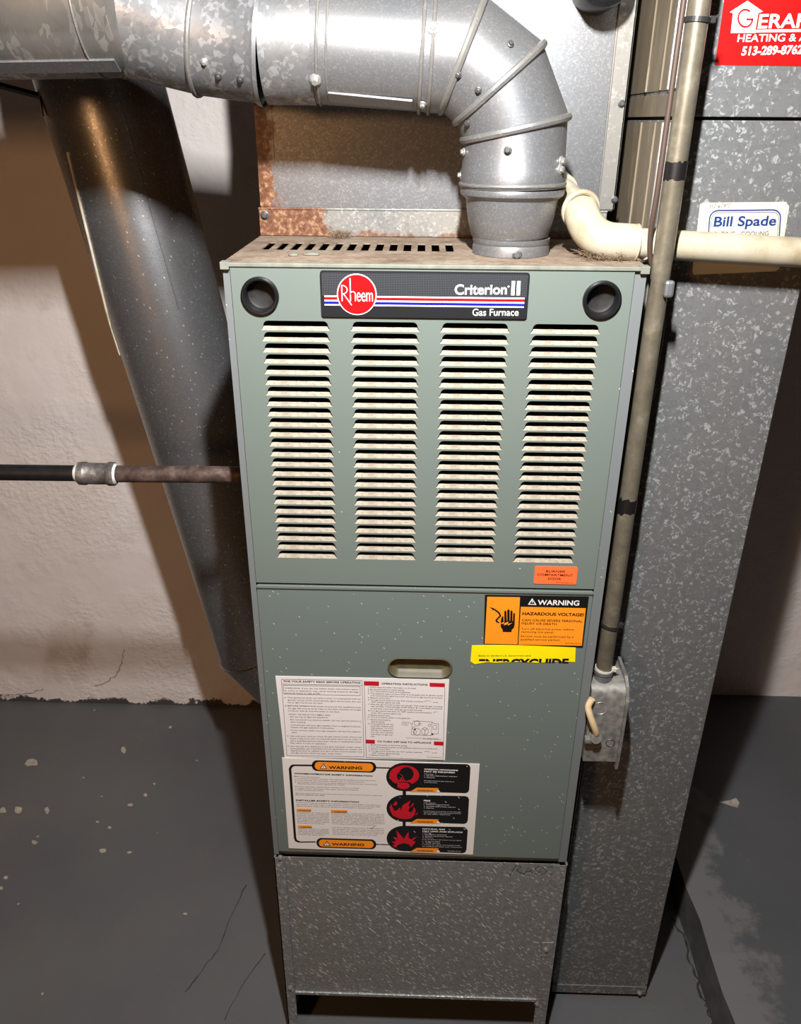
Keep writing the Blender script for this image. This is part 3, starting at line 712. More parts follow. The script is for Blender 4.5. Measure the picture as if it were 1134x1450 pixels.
TB(w1, 'fine_print', rows(q4, [
 ('1. STOP! Read the safety information on this label.', 100, 200, 692, 215), ('2. Set the thermostat to lowest setting.', 95, 226, 545, 238), ('3. Turn off all electric power to the appliance.', 95, 250, 620, 266),
 ('4. This appliance does not have a pilot. It is equipped with an ignition device', 95, 277, 1020, 306), ('which automatically lights the burner. Do not try to light the burner by hand.', 125, 303, 1015, 335), ('5. Remove control door.', 97, 330, 375, 339),
 ('6. Turn gas control knob from the "ON" position clockwise', 97, 357, 775, 380), ('to the', 898, 385, 960, 388), ('"OFF" position against the stop.', 130, 384, 495, 396),
 ('7. Wait five (5) minutes to clear out any gas. Then smell for gas, including', 98, 410, 1012, 442), ('near the floor. If you smell gas, STOP! Follow "B" in the safety information', 130, 436, 1012, 468), ('on this label. If you don\'t smell gas, go to the next step.', 132, 463, 770, 487),
 ('8. Turn gas control knob from the "OFF" position counterclockwise', 100, 490, 880, 518), ('to the "ON" position against stop.', 135, 518, 510, 532), ('9. Replace control door.', 100, 543, 372, 553), ('10. Turn on all electric power to the appliance.', 92, 568, 618, 586),
 ('11. Set the thermostat to', 92, 598, 378, 608), ('desired setting.', 135, 624, 302, 631), ('12. If the appliance will not', 92, 650, 408, 660), ('operate, follow the', 132, 677, 406, 686), ('instructions "To Turn', 132, 703, 406, 712), ('Off Gas To Appliance"', 132, 729, 406, 738), ('and call your service', 132, 755, 406, 764), ('technician or gas sup-', 132, 781, 404, 790), ('plier.', 132, 806, 182, 810),
 ('1. Set the thermostat to the lowest setting.', 105, 910, 582, 924), ('2. Turn off all electrical power to the appliance if service is to be performed.', 105, 936, 957, 962), ('3. Remove control door.', 107, 960, 372, 968), ('4. Turn gas control knob from the "ON" position clockwise', 107, 986, 762, 1006), ('to the', 884, 1010, 945, 1012), ('"OFF" position against the stop.', 140, 1013, 490, 1024), ('5. Replace control door.', 110, 1036, 372, 1044)], S1), 'ink_soft', Y1)
TB(w1, 'fine_print', rows(q4, [('92-20978-03', 825, 1060, 1000, 1068), ('GAS CONTROL KNOB', 512, 628, 608, 632), ('SHOWN IN', 512, 648, 600, 651), ('ON POSITION', 512, 666, 590, 669), ('NOTE: THE CONTROL MAY DIFFER IN SHAPE', 565, 824, 960, 834), ('ON SOME MODELS', 780, 838, 1000, 845)], 0.0011), 'ink_soft', Y1)
def circ_line(f, u, v, ru, rv, w, a0=0, a1=2*PI, n=20): return line_polys([f(u+ru*math.cos(a0+(a1-a0)*k/n), v+rv*math.sin(a0+(a1-a0)*k/n)) for k in range(n+1)], w)
dl = line_polys([q4(655, 612), q4(885, 622), q4(878, 792), q4(632, 782), q4(640, 650), q4(655, 612)], 0.0004) + line_polys([q4(885, 622), q4(905, 640), q4(968, 650), q4(962, 770), q4(880, 770)], 0.0004)
for u, v, ru in ((700, 640, 32), (798, 738, 44), (700, 745, 44), (922, 690, 26), (735, 650, 14), (855, 665, 16), (660, 700, 16), (680, 750, 18)): dl += circ_line(q4, u, v, ru, ru, 0.0004)
dl += line_polys([q4(798, 775), q4(798, 730), q4(775, 705)], 0.0005) + line_polys([q4(798, 730), q4(822, 708)], 0.0005) + line_polys([q4(612, 634), q4(640, 655)], 0.0003)
dl += circ_line(q4, 830, 375, 45, 12, 0.0003, PI, 2*PI, 8) + circ_line(q4, 940, 520, 40, 22, 0.0003, PI, 1.6*PI, 8) + circ_line(q4, 820, 1000, 40, 12, 0.0003, PI*1.2, 2*PI, 8)
dl += [[q4(675+a, 715+b) for a, b in ((-10, -8), (10, -8), (12, 8), (-8, 8))], [q4(890+a, 775+b) for a, b in ((-12, -10), (12, -10), (12, 10), (-12, 10))]]
printed(w1, 'valve_diagram', dl, 'ink_soft', Y1)

# lower white, black and orange warning label
w2 = label_part('hazard_label', pq((399.5, 1072), (679, 1081), (669.5, 1209), (409, 1200)), 'paper2', 'white warning label with black frame, orange pills and red hazard symbols', -0.0016)
Y1, Y2, Y3, Y4 = -0.0019, -0.0021, -0.0023, -0.0025
q5 = lambda u, v: front(395+u/7.56, 1070+v/7.56)
q6 = lambda u, v: front(535+u/7.82, 1070+v/7.82)
def pill(f, u0, u1, v0, v1, slope, n=8):
    r = (v1-v0)/2; out = []
    for k in range(n+1): a = PI/2+PI*k/n; out.append((u0+r+r*math.cos(a), (v0+v1)/2-r*math.sin(a)))
    for k in range(n+1): a = -PI/2+PI*k/n; out.append((u1-r+r*math.cos(a), (v0+v1)/2-r*math.sin(a)))
    return [f(u, v+slope*(u-(u0+u1)/2)) for u, v in out]
blk = [pill(q5, 352, 1042, 48, 162, 0.03), pill(q5, 402, 1042, 878, 982, 0.03)]
blk += line_polys([q5(370, 95), q5(165, 92)], 0.0029) + line_polys([q5(165, 92), q5(138, 100), q5(120, 130), q5(174, 872), q5(186, 900), q5(222, 914)], 0.0036) + line_polys([q5(222, 914), q5(415, 912)], 0.0022)
blk += line_polys([q5(1030, 118), q6(140, 127)], 0.0022) + line_polys([q5(1030, 938), q6(130, 975)], 0.0018)
blk += [[q6(274, 360), q6(312, 360), q6(312, 440), q6(274, 440)], [q6(274, 700), q6(308, 700), q6(308, 780), q6(274, 780)]]
for p_ in (blk[0], blk[1]): printed(w2, 'pill_border', [p_], 'ink_scuff', Y1)
printed(w2, 'frame_line', blk[2:], 'ink_scuff', Y1)['kind'] = 'stuff'
def panel(u0, u1, v0, v1, cu, sl, lr):
    out = []; rv = (v1-v0)/2-4; cv = (v0+v1)/2-10
    for k in range(13): a = PI/2+PI*k/12; out.append((cu+(cu-u0)*math.cos(a), cv-rv*math.sin(a)))
    L = [(u1-lr, v1), (u1-lr*0.3, v1-lr*0.3), (u1, v1-lr), (u1+14, v0+lr), (u1+14-lr*0.3, v0+lr*0.3), (u1+14-lr, v0)]
    out += [(cu+60, v1-14)] + L
    return [q6(u, v+(u-u0)*0.012) for u, v in out]
for p_ in ([panel(92, 1010, 72, 392, 290, 0, 40), panel(95, 995, 425, 732, 290, 0, 40), panel(97, 980, 768, 1056, 290, 0, 40)]): printed(w2, 'hazard_panel', [p_], 'ink_scuff', Y2)
for p_ in ([pill(q5, 384, 1010, 62, 148, 0.03), pill(q5, 428, 1014, 892, 968, 0.03)] +
        [[q6(355, v+2), q6(430, v-42), q6(672, v-38), q6(650, v+8)] for v in (384, 730, 1050)] + [[q5(190, 555), q5(348, 558), q5(346, 583), q5(190, 580)], [q5(558, 567), q5(734, 571), q5(732, 596), q5(560, 592)], [q5(203, 733), q5(356, 736), q5(354, 760), q5(205, 757)]]): printed(w2, 'orange_tag', [p_], 'orange', Y3)
T(w2, 'heading', 'WARNING', q5(535, 128), q5(892, 133), 0.0052, 'ink', Y4, 0.03)
T(w2, 'heading', 'WARNING', q5(568, 946), q5(912, 953), 0.0049, 'ink', Y4, 0.03)
for v in (384, 730, 1050):
    T(w2, 'heading', 'WARNING', q6(430, v-6), q6(608, v-2), 0.0026, 'ink', Y4, 0.03)
    printed(w2, 'triangle', [[q6(645, v+4), q6(690, v+6), q6(668, v-24)]], 'white', Y4)
for u, v in ((478, 98), (514, 924)):
    printed(w2, 'triangle', [[q5(u-40, v+27), q5(u+40, v+29), q5(u, v-28)]], 'ink', Y4)
    printed(w2, 'triangle', [[q5(u-28, v+21), q5(u+28, v+22), q5(u, v-16)]], 'white', Y4-0.0002)
    printed(w2, 'triangle', [[q5(u-3, v+15), q5(u+3, v+15), q5(u+4, v-4), q5(u-4, v-4)]], 'ink', Y4-0.0004)
for u0, u1, v in ((215, 345, 578), (590, 728, 591), (228, 350, 755)): T(w2, 'heading', 'WARNING', q5(u0, v), q5(u1, v+3), 0.0016, 'ink', Y4, 0.02)
T(w2, 'heading', 'OWNER/OPERATOR SAFETY INFORMATION', q5(165, 186), q5(1002, 214), 0.0022, 'ink', Y1, 0.04)
T(w2, 'heading', 'INSTALLER SAFETY INFORMATION', q5(183, 472), q5(856, 492), 0.0022, 'ink', Y1, 0.04)
TB(w2, 'fine_print', rows(q5, [
 ('Make sure this furnace:', 165, 214, 437, 226), ('1. is properly installed, serviced, and repaired by qualified service technicians', 170, 236, 1040, 262), ('2. is not used near any combustible material, vapor or liquids at any time', 172, 256, 915, 278), ('3. has enough room around it to allow adequate clearance from combustible', 172, 276, 1055, 303), ('materials and to ensure adequate air supply', 200, 293, 705, 308),
 ('For best operation, check filters monthly. If filters are dirty:', 175, 323, 860, 342), ('1. replace filters with filters the same size as the originals', 175, 343, 850, 362), ('2. clean permanent filters', 175, 360, 475, 369), ('Operating instructions are on the front of the furnace or on the back of the burner access panel', 178, 394, 1102, 421), ('DO NOT REMOVE THIS LABEL', 180, 412, 490, 421),
 ('This furnace must be installed by a qualified installer according to manufacturer\'s', 185, 493, 1095, 524), ('instructions and local codes. In the absence of local codes follow the fuel gas code', 188, 513, 1085, 542), ('before trying to install. Failure to follow can cause death or serious injury.', 190, 532, 1000, 557)], 0.0014), 'ink_soft', Y1)
def para(u0, u1, v0, n, lh, words_):
    L = []
    for k in range(n): L.append((words_[k % len(words_)], u0+k*1.2, v0+k*lh, u1+k*0.8-(0 if k < n-1 else (u1-u0)*0.15), v0+k*lh+(u1-u0)*0.028))
    return L
W_ = ['Combustion air must not be', 'contaminated by chemicals such', 'as bleach, cleaners, or solvents', 'which may corrode the exchanger', 'and vent. Follow instructions', 'for outdoor air. Installer must', 'check the vent system before', 'the furnace is put in service']
TB(w2, 'fine_print', rows(q5, para(192, 535, 598, 8, 16.5, W_) + para(560, 1125, 606, 8, 16.5, [a+' '+b[:12] for a, b in zip(W_, W_[3:]+W_)]) + para(207, 535, 773, 5, 15.5, W_[2:]) + para(570, 1125, 760, 5, 18, [a+' '+b[:14] for a, b in zip(W_[4:]+W_, W_)]), 0.0014), 'ink_soft', Y1)
printed(w2, 'check_mark', line_polys([q5(978, 762), q5(990, 772), q5(1030, 740)], 0.0007), 'ink', Y1)
# red hazard symbols
def ell(f, u, v, ru, rv, n=28): return [f(u+ru*math.cos(2*PI*k/n), v+rv*math.sin(2*PI*k/n)) for k in range(n)]
printed(w2, 'gas_symbol', [ell(q6, 293, 205, 165, 112)], 'red_dull', Y3)
printed(w2, 'gas_symbol', [ell(q6, 316, 188, 80, 74), ell(q6, 236, 214, 26, 40, 14), [q6(160, 318), q6(222, 282), q6(285, 272), q6(350, 282), q6(440, 330), q6(400, 350), q6(190, 345)]], 'ink_scuff', Y4)
printed(w2, 'gas_symbol', [ell(q6, 283, 318, 70, 38, 18)] + line_polys([q6(240, 185), q6(275, 215), q6(292, 262)], 0.0012), 'red_dull', Y4-0.0002)
fl = [(140, 600), (128, 560), (150, 520), (160, 555), (185, 600), (215, 590), (245, 560), (262, 610), (262, 570), (275, 535), (320, 508), (365, 482), (342, 530), (352, 560), (335, 600), (372, 615), (388, 590), (400, 555), (418, 590), (408, 640), (370, 680), (310, 692), (230, 680), (165, 650)]
printed(w2, 'fire_symbol', [[q6(*p) for p in fl], [q6(168, 530), q6(200, 485), q6(218, 520), q6(195, 545)], [q6(362, 560), q6(378, 520), q6(402, 510), q6(385, 545)], [q6(415, 645), q6(440, 610), q6(434, 640)]], 'red_dull', Y3)
st = [(160, 985), (205, 1005), (215, 980), (245, 965), (290, 955), (345, 968), (370, 1000), (380, 985), (420, 940), (385, 930), (440, 878), (378, 905), (375, 918), (340, 895), (340, 825), (305, 880), (290, 910), (255, 870), (205, 810), (218, 895), (165, 885), (205, 935), (150, 940), (190, 962)]
printed(w2, 'explosion_symbol', [[q6(*p) for p in st]], 'red_dull', Y3)
TB(w2, 'panel_heading', [('CARBON MONOXIDE', q6(512, 143), q6(886, 158), 0.0022, 0.04, 0, True), ('MAY BE RELEASED', q6(512, 168), q6(852, 182), 0.0022, 0.04, 0, True), ('FIRE', q6(508, 492), q6(580, 495), 0.0026, 0.04, 0, True), ('NATURAL GAS', q6(494, 803), q6(742, 810), 0.0022, 0.04, 0, True), ('MAY LEAK AND EXPLODE', q6(494, 828), q6(937, 842), 0.0022, 0.04, 0, True)], 'white', Y3)
TB(w2, 'panel_print', rows(q6, [('causing:', 512, 192, 615, 196), ('1. SEVERE PERSONAL INJURY', 512, 212, 878, 224), ('2. DEATH', 512, 230, 628, 238), ('DO NOT block the flow of the air to', 512, 268, 845, 280), ('or from the furnace', 512, 286, 655, 291),
 ('can cause:', 508, 512, 640, 516), ('1. PROPERTY DAMAGE', 508, 530, 790, 538), ('2. SEVERE PERSONAL INJURY', 508, 550, 862, 563), ('3. DEATH', 508, 569, 620, 574), ('DO NOT store or use gasoline or other flammable', 506, 604, 920, 616), ('vapors and liquids in the vicinity of this furnace', 506, 621, 918, 632), ('or any other appliance', 506, 637, 800, 645),
 ('causing:', 494, 842, 590, 846), ('1. PROPERTY DAMAGE', 494, 862, 760, 870), ('2. SEVERE PERSONAL INJURY', 494, 880, 828, 890), ('3. DEATH', 494, 897, 610, 902), ('If you smell gas or the burners do not ignite:', 492, 916, 925, 930), ('1. Do not light', 492, 938, 690, 943), ('2. Shut off gas', 492, 956, 690, 961), ('3. Call your gas supplier from a phone outside', 490, 974, 910, 986), ('the building and follow their instructions', 490, 993, 930, 1006), ('92-23381-01-02', 770, 1046, 915, 1050)], 0.0013), 'white', Y3)

# ================================================================== GALVANIZED BASE UNDER THE FURNACE
std = thing('support_stand', 'scuffed galvanized sheet metal stand on legs under the furnace', 'stand', (0, 0.33, FZ))
SX0, SX1 = -0.2245, 0.2262
bm = B(); box(bm, SX0+0.012, SX1-0.012, 0.001, 0.0022, -1.2095, -0.8848)
link('front_panel', bm, 'galv_stand', std)
bm = B(); box(bm, SX0+0.016, SX1-0.022, -0.0035, 0.001, -1.2125, -1.2055, 0.0012); link('panel_hem', bm, 'galv_stand', std)
def leg(sx, y0, y1, wf, wd):
    bm = B()
    x0, x1 = (SX0, SX0+wf) if sx < 0 else (SX1-wf, SX1)
    a, b = (y0, y0+0.0016) if y0 < 0.3 else (y1-0.0016, y1)
    box(bm, x0, x1, a, b, FZ, -0.8848)
    xs_ = (SX0, SX0+0.0016) if sx < 0 else (SX1-0.0016, SX1)
    box(bm, xs_[0], xs_[1], y0, y1, FZ, -0.8848)
    return link('leg', bm, 'galv_leg', std)
leg(-1, -0.0016, 0.035, 0.0165, 0.03); leg(1, -0.0016, 0.035, 0.0220, 0.03); leg(-1, 0.62, 0.655, 0.0165, 0.03); leg(1, 0.62, 0.655, 0.0220, 0.03)
bm = B()
for xa, xb in ((SX0+0.0018, SX0+0.003), (SX1-0.003, SX1-0.0018)): box(bm, xa, xb, 0.003, 0.65, FZ+0.003, -0.8848)
link('light_blocking_sides', bm, 'galv_stand', std)  # stand sides, lengthened to the floor to keep light out underneath
bm = B(); box(bm, SX0+0.003, SX1-0.003, 0.64, 0.65, FZ+0.001, -0.8848); box(bm, SX0+0.004, SX1-0.004, 0.03, 0.64, -1.20, -1.195)
link('inside_shade', bm, 'dark_inside', std)  # dark sheets painted in for the shade within the stand
for px, py in ((397, 1214), (411, 1398), (760, 1421)): p = at(px, py, -0.0016); screw(std, (p.x, -0.0016, p.z), (0, -1, 0), 0.0034)
bm = B(); p0 = at(768, 1334, -0.002); p1 = at(781, 1354, -0.002); box(bm, p0.x, p1.x, -0.0030, -0.0016, p1.z, p0.z, 0.0005); link('corner_tab', bm, 'galv_leg', std)
p = at(773, 1344, -0.003); screw(std, (p.x, -0.003, p.z), (0, -1, 0), 0.0036)
for px, py in ((390, 1224), (798, 1360)): p = at(px, py, 0.012); screw(std, (SX0 if px < 500 else SX1, 0.014, p.z), (-1 if px < 500 else 1, 0, 0), 0.0034)
# pencilled scrawl
sc = []
for st_ in ([(722, 1240), (730, 1226), (738, 1228), (731, 1233), (742, 1239)], [(742, 1239), (748, 1229), (754, 1238)], [(744, 1235), (753, 1234)], [(764, 1227), (757, 1231), (765, 1235), (756, 1239)], [(766, 1228), (767, 1239), (775, 1234), (766, 1228)], [(776, 1228), (786, 1229), (780, 1240)]):
    sc += line_polys([front(x, y) for x, y in st_], 0.0008)
printed(std, 'pencil_scrawl', sc, 'ink', 0.0006)

# ================================================================== SUPPLY PLENUM ON TOP
PF = 0.228
ple = thing('supply_plenum', 'tall galvanized supply plenum with rusty lower left edge rising from the furnace top', 'duct', (0, 0.43, 0))
bm = B(); box(bm, -0.222, 0.2295, PF, 0.64, 0.034, 0.60); link('plenum_body', bm, 'galv_plenum', ple)
bm = B(); box(bm, -0.2242, 0.2225, 0.2225, 0.645, 0.0004, 0.033, 0.0008); link('base_collar', bm, 'galv_collar', ple, label='rusty base collar')
bm = B(); tube(bm, [(-0.2245, 0.2230, 0.0335), (0.2225, 0.2230, 0.0335)], 0.0016, 8); link('collar_bead', bm, 'galv_collar', ple)
bm = B(); box(bm, 0.2120, 0.2310, PF-0.0018, PF+0.0005, 0.036, 0.60); box(bm, 0.2296, 0.2312, PF-0.0018, 0.30, 0.036, 0.60)
link('corner_strip', bm, 'galv_strip', ple)
bm = B(); box(bm, -0.2225, -0.2010, PF-0.0010, PF+0.0005, 0.036, 0.60); link('corner_seam', bm, 'galv_plenum', ple)
bm = B(); tube(bm, [(0.2110, PF-0.0012, 0.036), (0.2110, PF-0.0012, 0.60)], 0.0013, 8); link('corner_bead', bm, 'galv_bead', ple)
for px, py in ((880, 147), (870, 283)): p = at(px, py, PF-0.0018); screw(ple, (p.x, PF-0.0018, p.z), (0, -1, 0), 0.0036, 'screw_dark')
p = at(375, 305, 0.222); screw(ple, (p.x, 0.2222, p.z), (0, -1, 0), 0.0045, 'screw_dark')

# black round pipe end sticking out of the plenum
bm = B(); lathe(bm, (0.1815, PF, 0.278), (0, -1, 0), [(0, 0.030), (0.060, 0.030), (0.066, 0.0285), (0.069, 0.024), (0.069, 0.001)], 32, cap1=True)
blk_o = link('black_stub', bm, 'black', None, True, base=(0.1815, PF, 0.278)); blk_o['label'] = 'black round stub standing out of the plenum at the top edge of the picture'; blk_o['category'] = 'pipe cap'

# ================================================================== VENT PIPE
VX, VY = 0.0870, 0.0990
VR = 0.0568
ven = thing('vent_pipe', 'galvanized round vent pipe with segmented elbow above the furnace', 'vent pipe', (0.0885, VY, 0))
bm = B(); lathe(bm, (0.0893, 0.0955, 0), (0, 0, 1), [(0.0004, 0.0440), (0.008, 0.0438), (0.0115, 0.0425), (0.0135, 0.0440), (0.0175, 0.0440), (0.0178, 0.0415)], 56); link('flue_collar', bm, 'galv_vent', ven, True)
bm = B(); lathe(bm, (0.0872, 0.0975, 0), (0, 0, 1), [(0.016, 0.0410), (0.020, 0.0440), (0.034, 0.0478), (0.050, 0.0506), (0.0585, 0.0516), (0.0595, 0.0530), (0.0630, 0.0575), (0.0665, 0.0582), (0.0695, 0.0572)], 56); link('reducer', bm, 'galv_vent', ven, True)
m1, m2, m3 = Vector((0.0862, VY, 0.1295)), Vector((0.0655, VY, 0.1722)), Vector((0.0262, VY, 0.1990))
def tilt(deg): a = math.radians(deg); return Vector((-math.sin(a), 0, math.cos(a)))
n1, n2, n3 = tilt(12), tilt(40), tilt(68)
v0 = Vector((VX, VY, 0.0705)); dv = m1-v0
bm = B(); loft(bm, [ring(v0, dv, VR+0.0014, N=56), ring(v0+dv*0.05, dv, VR+0.0016, N=56), ring(v0+dv*0.30, dv, VR+0.0012, N=56), ring(v0+dv*0.34, dv, VR, N=56), ring(m1, dv, VR-0.001, n1, 56)]); link('elbow_gore', bm, 'galv_vent', ven, True)
bm = B(); loop_tube(bm, ring(v0+Vector((0, 0, 0.0035)), dv, VR+0.0012, N=56), 0.0022); link('bead', bm, 'galv_bead', ven, True)
d12 = m2-m1; bm = B(); loft(bm, [ring(m1, d12, VR, n1, 56), ring(m2, d12, VR-0.001, n2, 56)]); link('elbow_gore', bm, 'galv_vent', ven, True)
d23 = m3-m2; bm = B(); loft(bm, [ring(m2, d23, VR, n2, 56), ring(m3, d23, VR-0.001, n3, 56)]); link('elbow_gore', bm, 'galv_vent', ven, True)
h1 = Vector((-0.1290, VY, 0.2082)); h2 = Vector((-0.1800, VY, 0.2088)); h3 = Vector((-0.2480, VY, 0.2165)); h4 = Vector((-0.3200, VY, 0.2335)); h5 = Vector((-1.40, VY, 0.2110))
d3 = Vector((-1, 0, 0.055)); d3.normalize()
e3 = m3 + d3*0.036
AR = 0.0700; hA = h4+Vector((-0.004, 0, 0.0125)); hB = h5+Vector((0, 0, 0.0135))
bm = B(); loft(bm, [ring(m3, d3, VR, n3, 56), ring(e3, d3, VR, None, 56)]); link('elbow_gore', bm, 'galv_vent', ven, True)
for mm, nn, dd in ((m1, n1, dv), (m2, n2, d12), (m3, n3, d23)):
    bm = B(); loop_tube(bm, ring(mm, dd, VR-0.0004, nn, 56), 0.0042); link('bead', bm, 'galv_bead', ven, True)
bm = B()
for off in (-0.004, 0.006): loop_tube(bm, ring(e3+d3*off, d3, VR+0.0008, None, 56), 0.0020)
link('bead', bm, 'galv_bead', ven, True)
bm = B(); loft(bm, [ring(e3, d3, VR-0.0006, None, 56), ring(h1, h1-e3, VR-0.0004, None, 56)]); link('pipe_section', bm, 'galv_vent', ven, True)
bm = B(); loop_tube(bm, ring(h1+Vector((0.008, 0, 0)), h1-e3, VR+0.0004, None, 56), 0.0016); loop_tube(bm, ring(h1+Vector((0.018, 0, 0)), h1-e3, VR+0.0002, None, 56), 0.0012); link('bead', bm, 'galv_bead', ven, True)
bm = B(); loft(bm, [ring(h1+Vector((0.0015, 0, 0)), h2-h1, VR+0.0010, None, 56), ring(h2, h2-h1, VR+0.0012, None, 56)]); link('pipe_section', bm, 'galv_vent_big', ven, True)
bm = B(); loft(bm, [ring(h2, h3-h2, VR+0.0036, None, 56), ring(h2+(h3-h2)*0.06, h3-h2, VR+0.0040, None, 56), ring(h2+(h3-h2)*0.12, h3-h2, VR+0.0010, None, 56), ring(h3, h3-h2, VR+0.0008, None, 56)]); link('pipe_section', bm, 'galv_vent_big', ven, True)
bm = B(); loop_tube(bm, ring(h3, h4-h2, VR+0.0012, None, 56), 0.0028); link('bead', bm, 'galv_bead', ven, True)
bm = B(); loft(bm, [ring(h3, h4-h3, VR+0.0006, None, 56), ring(h4, h4-h3, VR+0.0020, None, 56), ring(h4+(h4-h3)*0.02, h4-h3, VR+0.0044, None, 56)]); link('pipe_section', bm, 'galv_vent_big', ven, True)
bm = B(); loft(bm, [ring(h4+Vector((0.004, 0, 0)), h5-h4, VR+0.001, None, 56), ring(hA, h5-h4, AR, None, 56), ring(hB, h5-h4, AR, None, 56)]); link('pipe_section', bm, 'galv_vent_scuffed', ven, True)
bm = B(); loop_tube(bm, ring(hA+(hB-hA)*0.03, h5-h4, AR+0.0004, None, 56), 0.0012); link('bead', bm, 'galv_bead', ven, True)
# lock seams along the undersides
def seam_on(a, b, ang, mat='galv_vent', rad=None):
    bm = B(); d, e1, e2 = frame(b-a); rr = (rad or VR)+0.0006
    P_ = [[a+(e1*math.cos(t_)+e2*math.sin(t_))*(rr+g), b+(e1*math.cos(t_)+e2*math.sin(t_))*(rr+g)] for t_, g in ((ang-0.13, -0.0006), (ang-0.125, 0.0018), (ang+0.125, 0.0018), (ang+0.13, -0.0006))]
    loft(bm, [[p[0] for p in P_], [p[1] for p in P_]], True, True); return link('lock_seam', bm, mat, ven, True)
_, f1, f2 = frame(h1-e3)
def ang_for(d, target):
    _, e1, e2 = frame(d); return math.atan2(target.dot(e2), target.dot(e1))
tgt = Vector((0, -0.50, -0.86))
seam_on(e3-Vector((0.012, 0, 0)), h1+Vector((0.02, 0, 0)), ang_for(h1-e3, tgt)); seam_on(hA-Vector((0.006, 0, 0)), hB, ang_for(h5-h4, Vector((0, -0.52, -0.85))), rad=AR)
def vscrew(px, py, c, d, mat='screw', r=0.0036):
    d = Vector(d).normalized(); o_ = EYE - Vector(c); q = ray(px, py)
    o2 = o_ - d*o_.dot(d); q2 = q - d*q.dot(d); R_ = VR+0.001
    A, Bq, Cq = q2.dot(q2), 2*o2.dot(q2), o2.dot(o2)-R_*R_; disc = Bq*Bq-4*A*Cq
    if disc < 0: tt = -Bq/(2*A)
    else: tt = (-Bq-math.sqrt(disc))/(2*A)
    P = EYE+q*tt; nr = (P-Vector(c)); nr = nr - d*nr.dot(d); screw(ven, P, nr, r, mat)
vscrew(446, 113, h1, h2-h1, 'screw', 0.0050); vscrew(598, 148, e3, h1-e3, 'screw', 0.0034); vscrew(613, 39, e3, h1-e3, 'screw', 0.0050)
vscrew(648, 106, m3, d23, 'screw_dark', 0.0030); vscrew(677, 128, m3, d23, 'screw_dark', 0.0028); vscrew(661, 175, m2, d12, 'screw_dark', 0.0028); vscrew(719, 213, m1, dv, 'screw_dark', 0.0034)
vscrew(795, 228, v0, dv, 'screw', 0.0040); vscrew(793, 240, v0, dv, 'screw', 0.0040); vscrew(656, 215, v0, dv, 'screw', 0.0032); vscrew(652, 248, v0, dv, 'screw', 0.0032)
vscrew(340, 112, h2, h3-h2, 'screw_dark', 0.0030); vscrew(309, 108, h2, h3-h2, 'screw_dark', 0.0030); vscrew(289, 88, h3, h3-h2, 'screw', 0.0030)
_p = at(731, 361, 0.0545); screw(ven, (_p.x, 0.0530, _p.z), (0, -1, 0.1), 0.0050, 'screw_dark')
_p = at(733, 75, 0.05); vscrew(723, 62, m2, d23, 'screw_dark', 0.0028)

# ================================================================== SLANTED DUCT ON THE LEFT
SY = 0.50
def mid(a, b): return (a+b)/2
sa = mid(at(65, 130, SY), at(243, 130, SY)); sb = mid(at(121, 300, SY), at(287, 300, SY))
L0, L1 = at(58, 130, SY), at(310, 915, SY)
axd = (L1-L0).normalized()
rS = 0.0945
off = Vector((axd.z, 0, -axd.x)); off = off if off.x > 0 else -off
cT = L0 + off*(rS*1.0) - axd*0.62; cB = L1 + off*rS
sl = thing('round_duct', 'dull dark round duct slanting down beside the furnace on the left', 'duct', (cT.x, SY, cT.z))
nb = (axd + Vector((math.sin(math.radians(38)), 0, -math.cos(math.radians(38))))).normalized()
bm = B(); loft(bm, [ring(cT, axd, rS*0.99, None, 64), ring(cT+(cB-cT)*0.5, axd, rS, None, 64), ring(cB, axd, rS, nb, 64)], True); link('pipe_section', bm, 'galv_dark', sl, True)
dB = Vector((math.sin(math.radians(38)), 0, -math.cos(math.radians(38)))); cE = cB + dB*((-0.2262-cB.x)/dB.x)
bm = B(); loft(bm, [ring(cB, dB, rS, nb, 64), ring(cE, dB, rS, Vector((1, 0, 0)), 64)], False, True); link('elbow_gore', bm, 'galv_dark', sl, True)
bm = B(); loop_tube(bm, ring(cB, axd, rS+0.0006, nb, 64), 0.0020); link('bead', bm, 'galv_dark', sl, True)
# lock seam down its left side, coloured pale for the light it catches
pts = []
_, e1, e2 = frame(axd)
for k in range(15):
    f_ = k/14; px, py = 97+(168-97)*f_, 215+(503-215)*f_ - 10*math.sin(PI*f_)*0
    q = ray(px, py); o_ = EYE-cT; o2 = o_-axd*o_.dot(axd); q2 = q-axd*q.dot(axd); R_ = rS-0.001
    A, Bq, Cq = q2.dot(q2), 2*o2.dot(q2), o2.dot(o2)-R_*R_; disc = Bq*Bq-4*A*Cq
    tt = (-Bq-math.sqrt(disc))/(2*A) if disc > 0 else -Bq/(2*A)
    P = EYE+q*tt; nr = P-cT; nr = nr-axd*nr.dot(axd); pts.append(cT+axd*(P-cT).dot(axd)+nr.normalized()*(rS+0.0008))
bm = B(); tube(bm, pts, 0.0022, 8); link('lock_seam', bm, 'seam_lit', sl, True, label='pale dusty lock seam catching the light')
bm = B(); a_ = at(122, 150, SY-rS*0.8); tube(bm, [cT+axd*k*0.12 + (e1*math.cos(2.6)+e2*math.sin(2.6))*(rS+0.0004) for k in range(3, 9)], 0.0012, 6); link('lock_seam', bm, 'galv_dark', sl, True)
